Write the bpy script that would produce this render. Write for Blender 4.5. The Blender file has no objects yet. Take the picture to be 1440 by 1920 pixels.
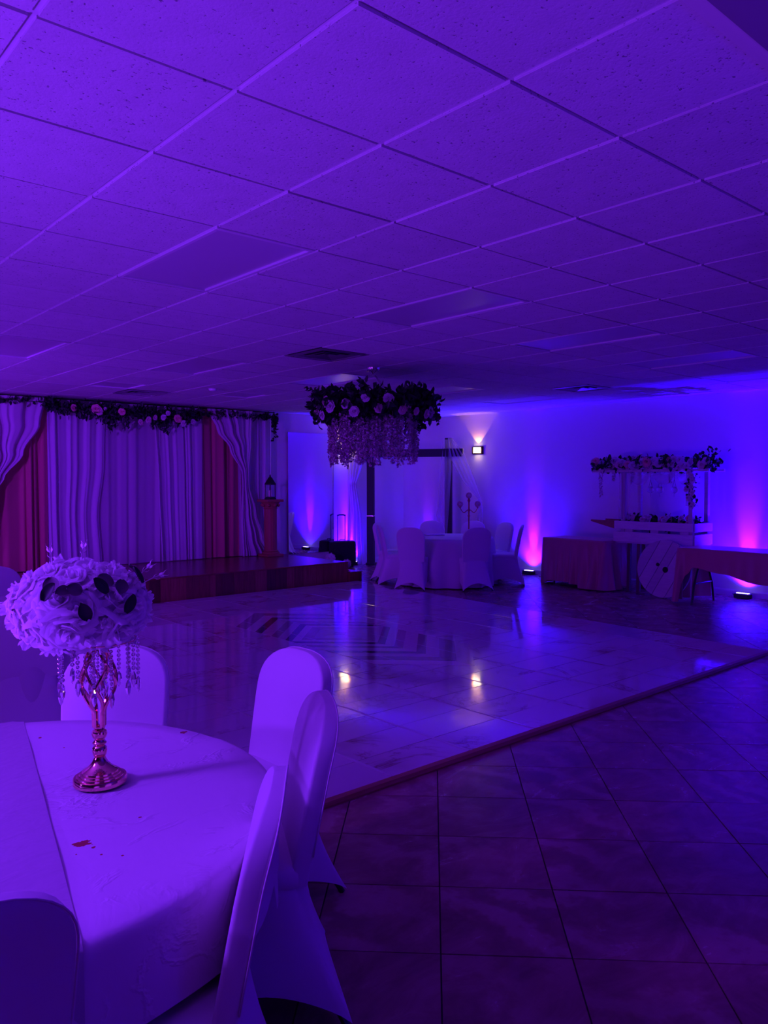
import bpy, math, random
from mathutils import Vector, Matrix, Euler
import numpy as np
S = bpy.context.scene
COL = S.collection
R = random.Random(7)
PI = math.pi

# ------------------------------------------------------------------ camera, world, exposure
YAW, PITCH, ROLL, FPX, CAMZ = .719, -.0398, -.0024, 1464.0, 1.66
f_ = Vector((math.sin(YAW)*math.cos(PITCH), math.cos(YAW)*math.cos(PITCH), math.sin(PITCH)))
r0 = Vector((math.cos(YAW), -math.sin(YAW), 0)); u0 = r0.cross(f_)
rt_ = r0*math.cos(ROLL) + u0*math.sin(ROLL); up_ = u0*math.cos(ROLL) - r0*math.sin(ROLL)
cam = bpy.data.cameras.new('camera'); cam.sensor_fit = 'HORIZONTAL'; cam.sensor_width = 36
cam.lens = 36*FPX/1440; cam.clip_start = .05; cam.clip_end = 100
camo = bpy.data.objects.new('camera', cam); COL.objects.link(camo)
camo.matrix_world = Matrix(((rt_.x, up_.x, -f_.x, 0), (rt_.y, up_.y, -f_.y, 0), (rt_.z, up_.z, -f_.z, CAMZ), (0, 0, 0, 1)))
S.camera = camo
S.view_settings.view_transform = 'Standard'; S.view_settings.look = 'None'
S.view_settings.exposure = 0.0; S.view_settings.gamma = 1; S.view_settings.use_curve_mapping = False
W = bpy.data.worlds.new('world'); S.world = W; W.use_nodes = True
W.node_tree.nodes['Background'].inputs[0].default_value = (.02, .004, .09, 1)
W.node_tree.nodes['Background'].inputs[1].default_value = .2
cy = S.cycles
cy.use_denoising = True; cy.caustics_reflective = False; cy.caustics_refractive = False
cy.max_bounces = 8; cy.diffuse_bounces = 4; cy.glossy_bounces = 4; cy.transmission_bounces = 6; cy.transparent_max_bounces = 16
cy.sample_clamp_indirect = 6.0

CE, XR, YA, XL, YF = 2.913, 11.12, 12.08, -7.6, -3.0     # ceiling, right wall, back wall, left wall, wall behind the camera

VIOLET = (.160, .017, .80)      # the wash lights on the left
BLUE = (.024, .0006, 1.0)        # the uplights along the right wall
WARM = (1.0, .36, .10)
def spot(name, loc, aim, power, color, angle, blend=1.0, size=.05, parent=None):
    l = bpy.data.lights.new(name, 'SPOT'); l.energy = power; l.color = color
    l.spot_size = math.radians(angle); l.spot_blend = blend; l.shadow_soft_size = size
    o = bpy.data.objects.new(name, l); COL.objects.link(o)
    d = Vector(aim) - Vector(loc)
    o.rotation_euler = d.to_track_quat('-Z', 'Y').to_euler(); o.location = loc
    if parent is not None:
        o.parent = parent; o.matrix_parent_inverse = parent.matrix_world.inverted()
    return o
# unseen lamps outside the frame: washes from the left, others added as fill
WASH_FILL = [((-6.8, 4.6, 2.3), (.9, 2.3, .95), 1000, 46, VIOLET), ((-1.4, 3.0, 2.5), (1.2, 1.8, .5), 360, 84, VIOLET), ((-2.2, 6.2, 2.1), (3.6, 11.8, 1.3), 1900, 75, (.158, .010, .80)),  # includes a hanging lamp added to brighten the near table
        ((-2.2, 3.0, .12), (.3, 2.3, 2.9), 1150, 125, VIOLET), ((-2.3, 8.6, .12), (.6, 8.6, 2.9), 1000, 150, (.15, .012, .80)), ((3.0, -2.8, .12), (3.0, -2.5, 2.9), 780, 120, BLUE), ((10.95, 1.1, .1), (11.3, 1.1, 2.0), 900, 120, BLUE)]  # blue ones are added: fill behind the camera, glow on the right floor
for i, (p, a, e, ang, c) in enumerate(WASH_FILL):
    spot('wash_fill_lamp', p, a, e, c, ang, 1.0, .25)
# uplights on the floor: (x, y, wall normal the beam leans to, power, colour)
UPLIGHTS = [
    (10.99, 8.67, (1, 0), 1.5, BLUE, 'black uplight on the floor left of the satin covered table'),
    (10.97, 4.89, (1, 0), 2.3, BLUE, 'black uplight on the floor under the right-hand satin covered table'),
    (10.98, 11.35, (1, 0), .14, BLUE, 'black uplight on the floor in the corner behind the round table'),
    (9.62, 11.93, (0, 1), 2.0, BLUE, 'black uplight on the floor beside the white arch drape and suitcase'),
]
SCONCES = [((XR, 9.98, 2.235), (-1, 0), 'lit glass wall sconce to the right of the tulle arch'),
           ((9.48, YA, 2.255), (0, -1), 'lit glass wall sconce behind the hanging flower ring')]

# ------------------------------------------------------------------ materials
def rgb(c): return (c[0], c[1], c[2], 1)
def mat(name, col, rough=.6, metal=0.0, spec=.5, sheen=0.0, coat=0.0, emit=None, estr=0, alpha=1, trans=0, ior=1.45, sss=0):
    m = bpy.data.materials.new(name); m.use_nodes = True
    b = m.node_tree.nodes['Principled BSDF']; I = b.inputs
    I['Base Color'].default_value = rgb(col); I['Roughness'].default_value = rough; I['Metallic'].default_value = metal
    I['Specular IOR Level'].default_value = spec; I['Sheen Weight'].default_value = sheen; I['Coat Weight'].default_value = coat
    I['IOR'].default_value = ior; I['Transmission Weight'].default_value = trans; I['Alpha'].default_value = alpha
    if emit: I['Emission Color'].default_value = rgb(emit); I['Emission Strength'].default_value = estr
    return m
class NT:
    def __init__(s, m): s.t = m.node_tree; s.b = s.t.nodes['Principled BSDF']
    def n(s, typ, **kw):
        n = s.t.nodes.new(typ)
        for k, v in kw.items():
            if k.startswith('_'): setattr(n, k[1:], v)
            else: n.inputs[k.replace('__', ' ')].default_value = v
        return n
    def l(s, a, b): s.t.links.new(a, b)
    def coord(s, which='Object'):
        return s.n('ShaderNodeTexCoord').outputs[which]
    def scaled(s, sock, sc):
        m = s.n('ShaderNodeMapping'); m.inputs['Scale'].default_value = sc; s.l(sock, m.inputs[0]); return m.outputs[0]
    def ramp(s, sock, stops):
        r = s.n('ShaderNodeValToRGB'); e = r.color_ramp.elements
        e[0].position, e[0].color = stops[0][0], rgb(stops[0][1]); e[1].position, e[1].color = stops[-1][0], rgb(stops[-1][1])
        for p, c in stops[1:-1]:
            k = e.new(p); k.color = rgb(c)
        s.l(sock, r.inputs[0]); return r.outputs[0]
    def mix(s, fac, a, b, mode='MIX'):
        m = s.n('ShaderNodeMix', _data_type='RGBA', _blend_type=mode)
        for sock, v in ((m.inputs[0], fac), (m.inputs[6], a), (m.inputs[7], b)):
            if isinstance(v, (int, float)): sock.default_value = v
            elif isinstance(v, tuple): sock.default_value = rgb(v)
            else: s.l(v, sock)
        return m.outputs[2]
    def bump(s, h, strength=.2, dist=.01):
        b = s.n('ShaderNodeBump', Strength=strength, Distance=dist); s.l(h, b.inputs['Height']); s.l(b.outputs[0], s.b.inputs['Normal'])
    def noise(s, vec, scale, detail=4, rough=.5, dist=0):
        n = s.n('ShaderNodeTexNoise', Scale=scale, Detail=detail, Roughness=rough, Distortion=dist)
        if vec is not None: s.l(vec, n.inputs['Vector'])
        return n.outputs[0]
    def rand(s): return s.n('ShaderNodeObjectInfo').outputs['Random']
    def color(s, c): s.l(c, s.b.inputs['Base Color'])
def addrand(t, vec):      # offset a coordinate by a random amount per object
    m = t.n('ShaderNodeVectorMath', _operation='ADD'); c = t.n('ShaderNodeCombineXYZ')
    mu = t.n('ShaderNodeMath', _operation='MULTIPLY'); mu.inputs[1].default_value = 37.0; t.l(t.rand(), mu.inputs[0])
    for i in range(3): t.l(mu.outputs[0], c.inputs[i])
    t.l(vec, m.inputs[0]); t.l(c.outputs[0], m.inputs[1]); return m.outputs[0]

M = {}
def acoustic():
    m = mat('acoustic_tile', (.78, .78, .78), .95, spec=.1); t = NT(m)
    v = addrand(t, t.coord())
    a = t.noise(v, 70, 2, .6); b = t.noise(v, 9, 3)
    pits = t.ramp(a, [(.30, (.30, .30, .30)), (.36, (.80, .79, .78))])
    c = t.mix(1.0, pits, t.ramp(b, [(.3, (.92, .92, .92)), (.7, (1, 1, 1))]), 'MULTIPLY')
    rv = t.n('ShaderNodeMapRange'); rv.inputs[3].default_value = .90; rv.inputs[4].default_value = 1.0; t.l(t.rand(), rv.inputs[0])
    t.color(t.mix(1.0, c, rv.outputs[0], 'MULTIPLY')); t.bump(a, .35, .004); return m
M['acoustic'] = acoustic()
M['tee'] = mat('painted_tee', (.76, .75, .76), .5, spec=.4)
M['plaster'] = mat('wall_paint', (.80, .79, .78), .7, spec=.25)
t = NT(M['plaster']); t.bump(t.noise(t.coord(), 120, 3), .08, .003)
M['white_gloss'] = mat('white_gloss_paint', (.8, .8, .8), .35)
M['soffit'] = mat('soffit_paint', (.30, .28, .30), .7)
M['grout'] = mat('grout', (.035, .028, .028), .9)
def slate():
    m = mat('brown_slate_tile', (.2, .1, .08), .34, spec=.5); t = NT(m)
    v = addrand(t, t.coord())
    w = t.n('ShaderNodeTexWave', Scale=1.1, Distortion=16.0, Detail=6.0); w.inputs['Detail Scale'].default_value = .9; w.inputs['Detail Roughness'].default_value = .65; t.l(v, w.inputs[0])
    n1 = t.noise(t.scaled(v, (1, 1.8, 1)), 2.6, 9, .66, 1.0); n2 = t.noise(v, 1.5, 3)
    a = t.ramp(n1, [(.3, (.20, .085, .08)), (.52, (.31, .145, .13)), (.72, (.46, .27, .24))])
    b = t.ramp(w.outputs[0], [(.1, (.22, .10, .09)), (.5, (.31, .15, .135)), (.93, (.45, .28, .25))])
    fac = t.ramp(n2, [(.42, (.05, .05, .05)), (.62, (.62, .62, .62))])
    t.color(t.mix(fac, a, b)); t.bump(n1, .12, .003)
    rr = t.n('ShaderNodeMapRange'); rr.inputs[3].default_value = .18; rr.inputs[4].default_value = .33; t.l(n1, rr.inputs[0]); t.l(rr.outputs[0], t.b.inputs['Roughness'])
    return m
M['slate'] = slate()
def marble():
    m = mat('glossy_marble_vinyl', (.7, .68, .66), .07, spec=.6, coat=.25); t = NT(m)
    t.b.inputs['Coat Roughness'].default_value = .05
    v = addrand(t, t.coord())
    n1 = t.noise(v, 1.4, 10, .66, 1.3); n2 = t.noise(v, 1.1, 4, .5)
    ab = t.n('ShaderNodeMath', _operation='SUBTRACT'); ab.inputs[1].default_value = .5; t.l(n1, ab.inputs[0])
    ab2 = t.n('ShaderNodeMath', _operation='ABSOLUTE'); t.l(ab.outputs[0], ab2.inputs[0])
    vein = t.ramp(ab2.outputs[0], [(0, (.34, .22, .19)), (.010, (.52, .43, .40)), (.05, (.72, .70, .68))])
    cl = t.ramp(n2, [(.58, (1, 1, 1)), (.78, (.62, .52, .49))])
    pres = t.ramp(n2, [(.50, (0, 0, 0)), (.66, (1, 1, 1))])
    base = t.mix(pres, (.70, .68, .67), vein)
    t.color(t.mix(1.0, base, cl, 'MULTIPLY'))
    t.bump(t.noise(t.coord('Generated'), 2.2, 1), .03, .03)
    return m
M['marble'] = marble()
def wood(name, a, b, rough=.45, scale=(1, 14, 14), coat=0, var=(.72, 1.15)):
    m = mat(name, a, rough, coat=coat); t = NT(m); v = addrand(t, t.coord())
    n = t.noise(t.scaled(v, scale), 3.2, 6, .6, .6)
    c = t.ramp(n, [(.3, a), (.7, b)])
    rv = t.n('ShaderNodeMapRange'); rv.inputs[3].default_value = var[0]; rv.inputs[4].default_value = var[1]; t.l(t.rand(), rv.inputs[0])
    t.color(t.mix(1.0, c, rv.outputs[0], 'MULTIPLY')); t.bump(n, .08, .002); return m
M['stage_wood'] = wood('red_brown_laminate', (.17, .05, .03), (.30, .10, .065), .24, (1, 12, 12))
M['stage_front'] = wood('red_brown_laminate_front', (.13, .035, .022), (.25, .075, .05), .4, (12, 12, 1), 0, (.45, 1.5))
M['edge_wood'] = wood('floor_edge_strip', (.34, .12, .06), (.48, .19, .11), .45)
M['white_wood'] = wood('whitewashed_board', (.72, .68, .66), (.83, .80, .78), .6, (1, 1.5, 12))
M['raw_wood'] = wood('brown_board', (.36, .13, .08), (.50, .20, .12), .55)
M['dark_wood'] = wood('dark_board', (.10, .05, .05), (.16, .08, .07), .5, (12, 12, 1))
for nm, c in (('chev_light', (.76, .72, .69)), ('chev_mid', (.36, .32, .31)), ('chev_pale', (.52, .48, .46)), ('chev_black', (.045, .04, .045))):
    M[nm] = wood(nm + '_plank', tuple(x*.85 for x in c), c, .09, (1, 14, 14), coat=.2)
def fabric(name, c, rough=.7, sheen=.25, bscale=420, bs=.05):
    m = mat(name, c, rough, sheen=sheen, spec=.25); t = NT(m); t.bump(t.noise(t.coord(), bscale, 2), bs, .001); return m
M['spandex'] = fabric('white_spandex', (.80, .79, .79), .52, .15)
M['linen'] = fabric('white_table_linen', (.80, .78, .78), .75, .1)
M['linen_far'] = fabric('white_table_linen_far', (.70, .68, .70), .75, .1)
STAINS = ((0.159, -0.402, 0.02), (0.171, -0.438, 0.007), (0.751, 0.226, 0.016), (0.372, 0.351, 0.005), (0.383, -0.012, 0.004), (0.332, -0.347, 0.005), (0.209, -0.527, 0.005), (0.343, 0.51, 0.006), (0.173, -0.488, 0.004), (0.127, -0.448, 0.004))
def stained():
    m = mat('white_table_linen_stained', (.80, .78, .78), .75, sheen=.1, spec=.25); t = NT(m); co = t.coord()
    n = t.noise(co, 60, 3); acc = None
    for (x, y, r) in STAINS:
        d = t.n('ShaderNodeVectorMath', _operation='DISTANCE'); s_ = t.n('ShaderNodeVectorMath', _operation='MULTIPLY')
        s_.inputs[1].default_value = (1, 1.0, 0); t.l(co, s_.inputs[0]); t.l(s_.outputs[0], d.inputs[0]); d.inputs[1].default_value = (x, y, 0)
        q = t.n('ShaderNodeMath', _operation='MULTIPLY_ADD'); q.inputs[1].default_value = r*2.2; q.inputs[2].default_value = r*-.25; t.l(n, q.inputs[0])
        lt = t.n('ShaderNodeMath', _operation='LESS_THAN'); t.l(d.outputs['Value'], lt.inputs[0]); t.l(q.outputs[0], lt.inputs[1])
        if acc is None: acc = lt.outputs[0]
        else:
            mx = t.n('ShaderNodeMath', _operation='MAXIMUM'); t.l(acc, mx.inputs[0]); t.l(lt.outputs[0], mx.inputs[1]); acc = mx.outputs[0]
    t.color(t.mix(acc, (.80, .78, .78), (.45, .07, .05)))
    cn_ = t.noise(t.scaled(co, (1.0, 2.2, 1)), 2.6, 5, .55, .9); sb = t.n('ShaderNodeMath', _operation='SUBTRACT'); sb.inputs[1].default_value = .5; t.l(cn_, sb.inputs[0])
    ab = t.n('ShaderNodeMath', _operation='ABSOLUTE'); t.l(sb.outputs[0], ab.inputs[0])
    cr = t.ramp(ab.outputs[0], [(0, (1, 1, 1)), (.035, (0, 0, 0))]); mk = t.ramp(t.noise(co, 3.1, 2), [(.46, (0, 0, 0)), (.60, (1, 1, 1))])
    big = t.mix(.62, t.noise(co, 6, 4, .55, 1.2), t.mix(1.0, cr, mk, 'MULTIPLY'))
    ad = t.n('ShaderNodeMath', _operation='ADD'); t.l(big, ad.inputs[0]); ad.inputs[1].default_value = 0
    t.bump(ad.outputs[0], .30, .018); return m
M['linen_near'] = stained()
M['satin_white'] = mat('white_satin', (.56, .53, .56), .34, sheen=.2, spec=.45)
t = NT(M['satin_white']); t.bump(t.noise(t.scaled(t.coord(), (3, 8, 1)), 3, 3, .5, .6), .25, .02)
M['satin_rose'] = mat('rose_gold_satin', (.56, .18, .20), .36, sheen=.3, spec=.5)
M['velvet'] = fabric('rust_velvet', (.56, .15, .16), .75, .6, 90, .25)
def sheer(name, c, al, tl=.25):
    m = bpy.data.materials.new(name); m.use_nodes = True; nt = m.node_tree
    out = nt.nodes['Material Output']; nt.nodes.remove(nt.nodes['Principled BSDF'])
    d = nt.nodes.new('ShaderNodeBsdfDiffuse'); d.inputs[0].default_value = rgb(c)
    tr = nt.nodes.new('ShaderNodeBsdfTranslucent'); tr.inputs[0].default_value = rgb(c)
    tp = nt.nodes.new('ShaderNodeBsdfTransparent'); m1 = nt.nodes.new('ShaderNodeMixShader'); m2 = nt.nodes.new('ShaderNodeMixShader')
    m1.inputs[0].default_value = tl; nt.links.new(d.outputs[0], m1.inputs[1]); nt.links.new(tr.outputs[0], m1.inputs[2])
    m2.inputs[0].default_value = al; nt.links.new(tp.outputs[0], m2.inputs[1]); nt.links.new(m1.outputs[0], m2.inputs[2])
    nt.links.new(m2.outputs[0], out.inputs[0]); return m
M['sheer'] = sheer('white_chiffon', (.80, .76, .79), 1.0, .35)
M['sheer_thin'] = sheer('white_chiffon_thin', (.72, .66, .70), .94, .35)
M['petal'] = sheer('white_silk_petal', (.90, .88, .89), 1.0, .42)
M['tulle'] = sheer('white_tulle', (.80, .78, .80), .42, .3)
M['arch_cloth'] = sheer('white_arch_cloth', (.82, .80, .82), .90, .4)
M['black'] = mat('black_plastic', (.012, .012, .016), .4)
M['black_cloth'] = mat('black_nylon', (.010, .010, .014), .75)
M['black_paint'] = mat('black_painted_wood', (.018, .016, .022), .55)
M['iron'] = mat('black_iron', (.018, .014, .016), .45, metal=.3)
M['chrome'] = mat('chrome', (.8, .8, .8), .12, metal=1)
M['gold'] = mat('rose_gold_metal', (.95, .50, .40), .09, metal=1)
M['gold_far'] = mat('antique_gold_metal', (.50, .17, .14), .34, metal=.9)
M['crystal'] = mat('crystal', (1, .97, 1), .04, trans=.85, ior=1.5, spec=.8)
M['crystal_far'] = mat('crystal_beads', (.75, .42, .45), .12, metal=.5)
M['petal_far'] = mat('white_petal', (.72, .62, .66), .7)
M['wisteria'] = mat('white_wisteria_petal', (.70, .58, .60), .8)
M['rose_pink'] = mat('pink_petal', (.85, .38, .40), .7)
M['rose_blush'] = mat('blush_petal', (.80, .55, .58), .7)
M['leaf'] = mat('dark_green_leaf', (.022, .040, .028), .55)
M['leaf_euc'] = mat('eucalyptus_leaf', (.13, .10, .12), .6)
M['sprig'] = mat('pale_sprig', (.80, .70, .74), .6)
M['terracotta'] = mat('rust_column_plaster', (.42, .13, .08), .6)
M['candle'] = mat('cream_candle', (.8, .72, .6), .5)
M['mirror'] = mat('mirror_glass', (.93, .93, .95), .012, metal=1)
M['diffuser'] = mat('prismatic_diffuser', (.60, .58, .62), .35, spec=.5)
t = NT(M['diffuser']); t.bump(t.noise(t.coord(), 160, 1), .1, .002)
M['vent'] = mat('vent_metal', (.42, .40, .44), .3, metal=.7)
M['vent_hole_dark'] = mat('vent_and_hole_dark', (.02, .018, .022), .8)
M['glow'] = mat('lit_frosted_glass', (1, .9, .75), .4, emit=(1, .72, .42), estr=9)
M['bronze'] = mat('dark_bronze', (.06, .035, .03), .35, metal=.8)
M['led'] = mat('lit_led_lens', (.5, .4, 1), .2, emit=(.45, .30, 1.0), estr=8)
M['card'] = mat('white_card', (.8, .8, .8), .6)

# ------------------------------------------------------------------ mesh helpers
class MB:
    def __init__(s): s.v = []; s.f = []
    def add(s, vs, fs):
        o = len(s.v); s.v += [tuple(v) for v in vs]; s.f += [tuple(i+o for i in f) for f in fs]; return s
    def box(s, x0, x1, y0, y1, z0, z1, T=None):
        vs = [Vector((x, y, z)) for z in (z0, z1) for x, y in ((x0, y0), (x1, y0), (x1, y1), (x0, y1))]
        if T: vs = [T @ v for v in vs]
        return s.add(vs, [(3, 2, 1, 0), (4, 5, 6, 7), (0, 1, 5, 4), (1, 2, 6, 5), (2, 3, 7, 6), (3, 0, 4, 7)])
    def cbox(s, x0, x1, y0, y1, z0, z1, c=.004, T=None):     # box with chamfered edges
        lv = []
        for z, i in ((z0, c), (z0+c, 0), (z1-c, 0), (z1, c)):
            lv.append([Vector(p) for p in ((x0+i+c, y0+i, z), (x1-i-c, y0+i, z), (x1-i, y0+i+c, z), (x1-i, y1-i-c, z), (x1-i-c, y1-i, z), (x0+i+c, y1-i, z), (x0+i, y1-i-c, z), (x0+i, y0+i+c, z))])
        return s.loft(lv, T=T)
    def prism(s, poly, z0, z1, T=None):
        n = len(poly); vs = [Vector((p[0], p[1], z)) for z in (z0, z1) for p in poly]
        if T: vs = [T @ v for v in vs]
        return s.add(vs, [tuple(range(n-1, -1, -1)), tuple(range(n, 2*n))] + [(i, (i+1) % n, n+(i+1) % n, n+i) for i in range(n)])
    def loft(s, levels, cap=True, closed=True, T=None):
        n = len(levels[0]); vs = [Vector(p) for l in levels for p in l]
        if T: vs = [T @ v for v in vs]
        fs = []
        for k in range(len(levels)-1):
            for i in range(n if closed else n-1):
                j = (i+1) % n; fs.append((k*n+i, k*n+j, (k+1)*n+j, (k+1)*n+i))
        if cap:
            fs.append(tuple(range(n-1, -1, -1))); fs.append(tuple((len(levels)-1)*n+i for i in range(n)))
        return s.add(vs, fs)
    def lathe(s, prof, n=24, T=None):      # profile [(r, z)]
        return s.loft([[(r*math.cos(2*PI*i/n), r*math.sin(2*PI*i/n), z) for i in range(n)] for r, z in prof], T=T)
    def tube(s, pts, r, n=6, cap=True):
        pts = [Vector(p) for p in pts]; rs = r if isinstance(r, (list, tuple)) else [r]*len(pts)
        lv = []; ref = None
        for i, p in enumerate(pts):
            d = (pts[min(i+1, len(pts)-1)] - pts[max(i-1, 0)])
            d = d.normalized() if d.length > 1e-9 else Vector((0, 0, 1))
            if ref is None: ref = Vector((1, 0, 0)) if abs(d.x) < .8 else Vector((0, 1, 0))
            a = (ref - d*ref.dot(d)).normalized(); ref = a; b = d.cross(a)
            lv.append([p + (a*math.cos(2*PI*k/n) + b*math.sin(2*PI*k/n))*rs[i] for k in range(n)])
        return s.loft(lv, cap)
    def grid(s, fn, nu, nv, wrap=False):
        vs = [fn(i/nu, j/nv) for j in range(nv+1) for i in range(nu if wrap else nu+1)]
        w = nu if wrap else nu+1; fs = []
        for j in range(nv):
            for i in range(nu):
                k = (i+1) % w; fs.append((j*w+i, j*w+k, (j+1)*w+k, (j+1)*w+i))
        return s.add(vs, fs)
    def ball(s, c, r, n=8, m=6, sq=1.0):
        c = Vector(c); lv = []
        for j in range(m+1):
            a = -PI/2 + PI*j/m; rr = max(r*math.cos(a), r*.02)
            lv.append([(c.x+rr*math.cos(2*PI*i/n), c.y+rr*math.sin(2*PI*i/n), c.z+r*sq*math.sin(a)) for i in range(n)])
        return s.loft(lv)
    def mesh(s, name, material, smooth=False):
        me = bpy.data.meshes.new(name); me.from_pydata(s.v, [], s.f); me.materials.append(material)
        if smooth:
            me.polygons.foreach_set('use_smooth', [True]*len(me.polygons))
            if smooth != 'all': me.set_sharp_from_angle(angle=math.radians(38))
        me.update(); return me
    def build(s, name, material, parent=None, smooth=False, loc=None, rot=None):
        return link(name, s.mesh(name, material, smooth), parent, loc, rot)
def link(name, me, parent=None, loc=None, rot=None, scale=None):
    o = bpy.data.objects.new(name, me); COL.objects.link(o)
    if parent is not None: o.parent = parent
    if loc is not None: o.location = loc
    if rot is not None: o.rotation_euler = rot
    if scale is not None: o.scale = scale if hasattr(scale, '__len__') else (scale,)*3
    return o
def tag(o, label=None, cat=None, group=None, kind=None):
    if label: o['label'] = label
    if cat: o['category'] = cat
    if group: o['group'] = group
    if kind: o['kind'] = kind
    return o
def thing(name, label, cat, loc=(0, 0, 0), rz=0.0, group=None):
    o = bpy.data.objects.new(name, None); COL.objects.link(o); o.location = loc; o.rotation_euler = (0, 0, rz)
    o.empty_display_size = .1
    return tag(o, label, cat, group)
KIDS = {}
def copy_tree(o, parent=None):
    c = o.copy(); COL.objects.link(c)
    if parent is not None: c.parent = parent
    for ch in [x for x in o.children if x.type in ('MESH', 'EMPTY')]: copy_tree(ch, c)
    return c
def struct(o, label=None): return tag(o, label, None, None, 'structure')
def rrect(hw, hd, r, n=4, cx=0, cy_=0, z=0):
    out = []
    for qx, qy, a0 in ((1, 1, 0), (-1, 1, 90), (-1, -1, 180), (1, -1, 270)):
        for k in range(n+1):
            a = math.radians(a0 + 90*k/n)
            out.append((cx+qx*(hw-r)+r*math.cos(a), cy_+qy*(hd-r)+r*math.sin(a), z))
    return out
def at(dist, px, py):     # helper for reading points off the survey of the photograph: a point at a depth
    return Vector((0, 0, CAMZ)) + (f_ + rt_*((px-720)/FPX) - up_*((py-960)/FPX))*dist
def seen(p, mx=60):
    d = Vector(p) - Vector((0, 0, CAMZ)); z = d.dot(f_)
    if z < .2: return False
    x = 720+FPX*d.dot(rt_)/z; y = 960-FPX*d.dot(up_)/z
    return -mx < x < 1440+mx and -mx < y < 1920+mx

# ------------------------------------------------------------------ shell of the room
def slab(name, x0, x1, y0, y1, z0, z1, m): return struct(MB().box(x0, x1, y0, y1, z0, z1).build(name, m))
floor = slab('floor', XL-.1, XR+.1, YF-.1, YA+.1, -.12, -.004, M['grout']); floor['label'] = 'brown slate tile floor laid diagonally with dark grout'
slab('wall_right', XR, XR+.12, YF-.1, YA+.12, -.12, CE+.25, M['plaster'])
slab('wall_back', XL-.1, XR, YA, YA+.12, -.12, CE+.25, M['plaster'])
slab('wall_left', XL-.12, XL, YF-.1, YA, -.12, CE+.25, M['plaster'])
slab('wall_front', XL, XR, YF-.12, YF, -.12, CE+.25, M['plaster'])
def baseb(name, a, b, n):       # profile runs along the wall
    mb = MB(); d = (Vector(b)-Vector(a)); nn = Vector(n)
    prof = [(0, 0), (.014, 0), (.014, .075), (.008, .095), (0, .095)]
    mb.loft([[Vector(p)+nn*q[0]+Vector((0, 0, q[1])) for q in prof] for p in (a, b)])
    return struct(mb.build(name, M['white_gloss']))
baseb('baseboard_right', (XR, YF, 0), (XR, YA, 0), (-1, 0, 0))
baseb('baseboard_back', (7.95, YA, 0), (XR-.014, YA, 0), (0, -1, 0))

# floor tiles at 45 degrees
TA, TP, OX, OY = .7803, .457, .0687, 8.8751
ca, sa = math.cos(TA), math.sin(TA)
def fxy(u, v): return ((ca*u + sa*v)*TP, (-sa*u + ca*v)*TP)
def clip(poly, a, b, c):       # keep a*x+b*y<=c
    out = []
    for i in range(len(poly)):
        p, q = poly[i], poly[(i+1) % len(poly)]; dp, dq = a*p[0]+b*p[1]-c, a*q[0]+b*q[1]-c
        if dp <= 0: out.append(p)
        if (dp < 0 < dq) or (dq < 0 < dp):
            k = dp/(dp-dq); out.append((p[0]+(q[0]-p[0])*k, p[1]+(q[1]-p[1])*k))
    return out
DX0, DY0, DY1 = .95, 3.175, 9.90       # dance floor
def dxr(y): return 7.66 + .0621*(y-3.164)
tiles = []; rest = MB()
for i in range(-45, 45):
    for j in range(-45, 45):
        g = .0028/TP
        u0_, v0_ = i+OX, j+OY-math.floor(OY)
        poly = [fxy(*q) for q in ((u0_+g, v0_+g), (u0_+1-g, v0_+g), (u0_+1-g, v0_+1-g), (u0_+g, v0_+1-g))]
        for a, b, c in ((1, 0, XR), (-1, 0, -XL), (0, 1, YA), (0, -1, -YF)):
            poly = clip(poly, a, b, c)
            if len(poly) < 3: break
        if len(poly) < 3: continue
        cx = sum(p[0] for p in poly)/len(poly); cyy = sum(p[1] for p in poly)/len(poly)
        under = all(DX0+.05 < p[0] < dxr(p[1])-.05 and DY0+.05 < p[1] < DY1 for p in poly) or all(p[1] > 10.0 and p[0] < 7.9 for p in poly)
        vis = seen((cx, cyy, 0)) and not under and (cx*f_.x+cyy*f_.y) > 0
        tiles.append((not vis, cx*f_.x+cyy*f_.y, cx, cyy, poly))
tiles.sort(key=lambda q: (q[0], q[1]))
nt = 0
for hid, d, cx, cyy, poly in tiles:
    z = R.uniform(-.0006, .0006)
    if not hid and nt < 300:
        nt += 1
        MB().prism([(p[0]-cx, p[1]-cyy) for p in poly], -.008, 0).build('floor_tile', M['slate'], floor, loc=(cx, cyy, z))
    else: rest.prism(poly, -.008, z)
tag(rest.build('floor_tile_field', M['slate'], floor), kind='stuff')

# ceiling: slab, panels, tee grid
ceil = slab('ceiling', XL-.1, XR+.1, YF-.1, YA+.1, CE+.05, CE+.2, M['acoustic']); ceil['label'] = 'suspended white acoustic tile ceiling in a tee grid'
GP, GX, GY = .6195, 1.33, 4.10
TROF = [(1.95, 3.48, 2), (3.81, 3.48, 2), (5.66, 3.48, 2), (7.52, 3.48, 2), (9.38, 3.48, 2), (1.95, 7.20, 2), (3.81, 7.20, 2), (5.66, 7.20, 2), (7.52, 7.20, 2), (9.38, 7.20, 2), (3.81, 9.68, 1), (5.66, 9.68, 1)]
VENTS = [(4.43, 5.96), (8.76, 5.96), (4.43, 10.30)]
taken = set()
def cell(x, y): return (round((x-GX)/GP), round((y-GY)/GP))
for x, y, n in TROF:
    for k in range(n): taken.add(cell(x, y+k*GP))
for x, y in VENTS: taken.add(cell(x, y))
SOFY = 1.055
pm = MB().box(-.2985, .2985, -.30175, .30175, 0, .016).mesh('ceiling_panel', M['acoustic'])
cells = []; rest = MB()
i0, i1 = math.floor((XL-GX)/GP), math.ceil((XR-GX)/GP); j0, j1 = math.floor((SOFY-.2-GY)/GP), math.ceil((YA-GY)/GP)
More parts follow.
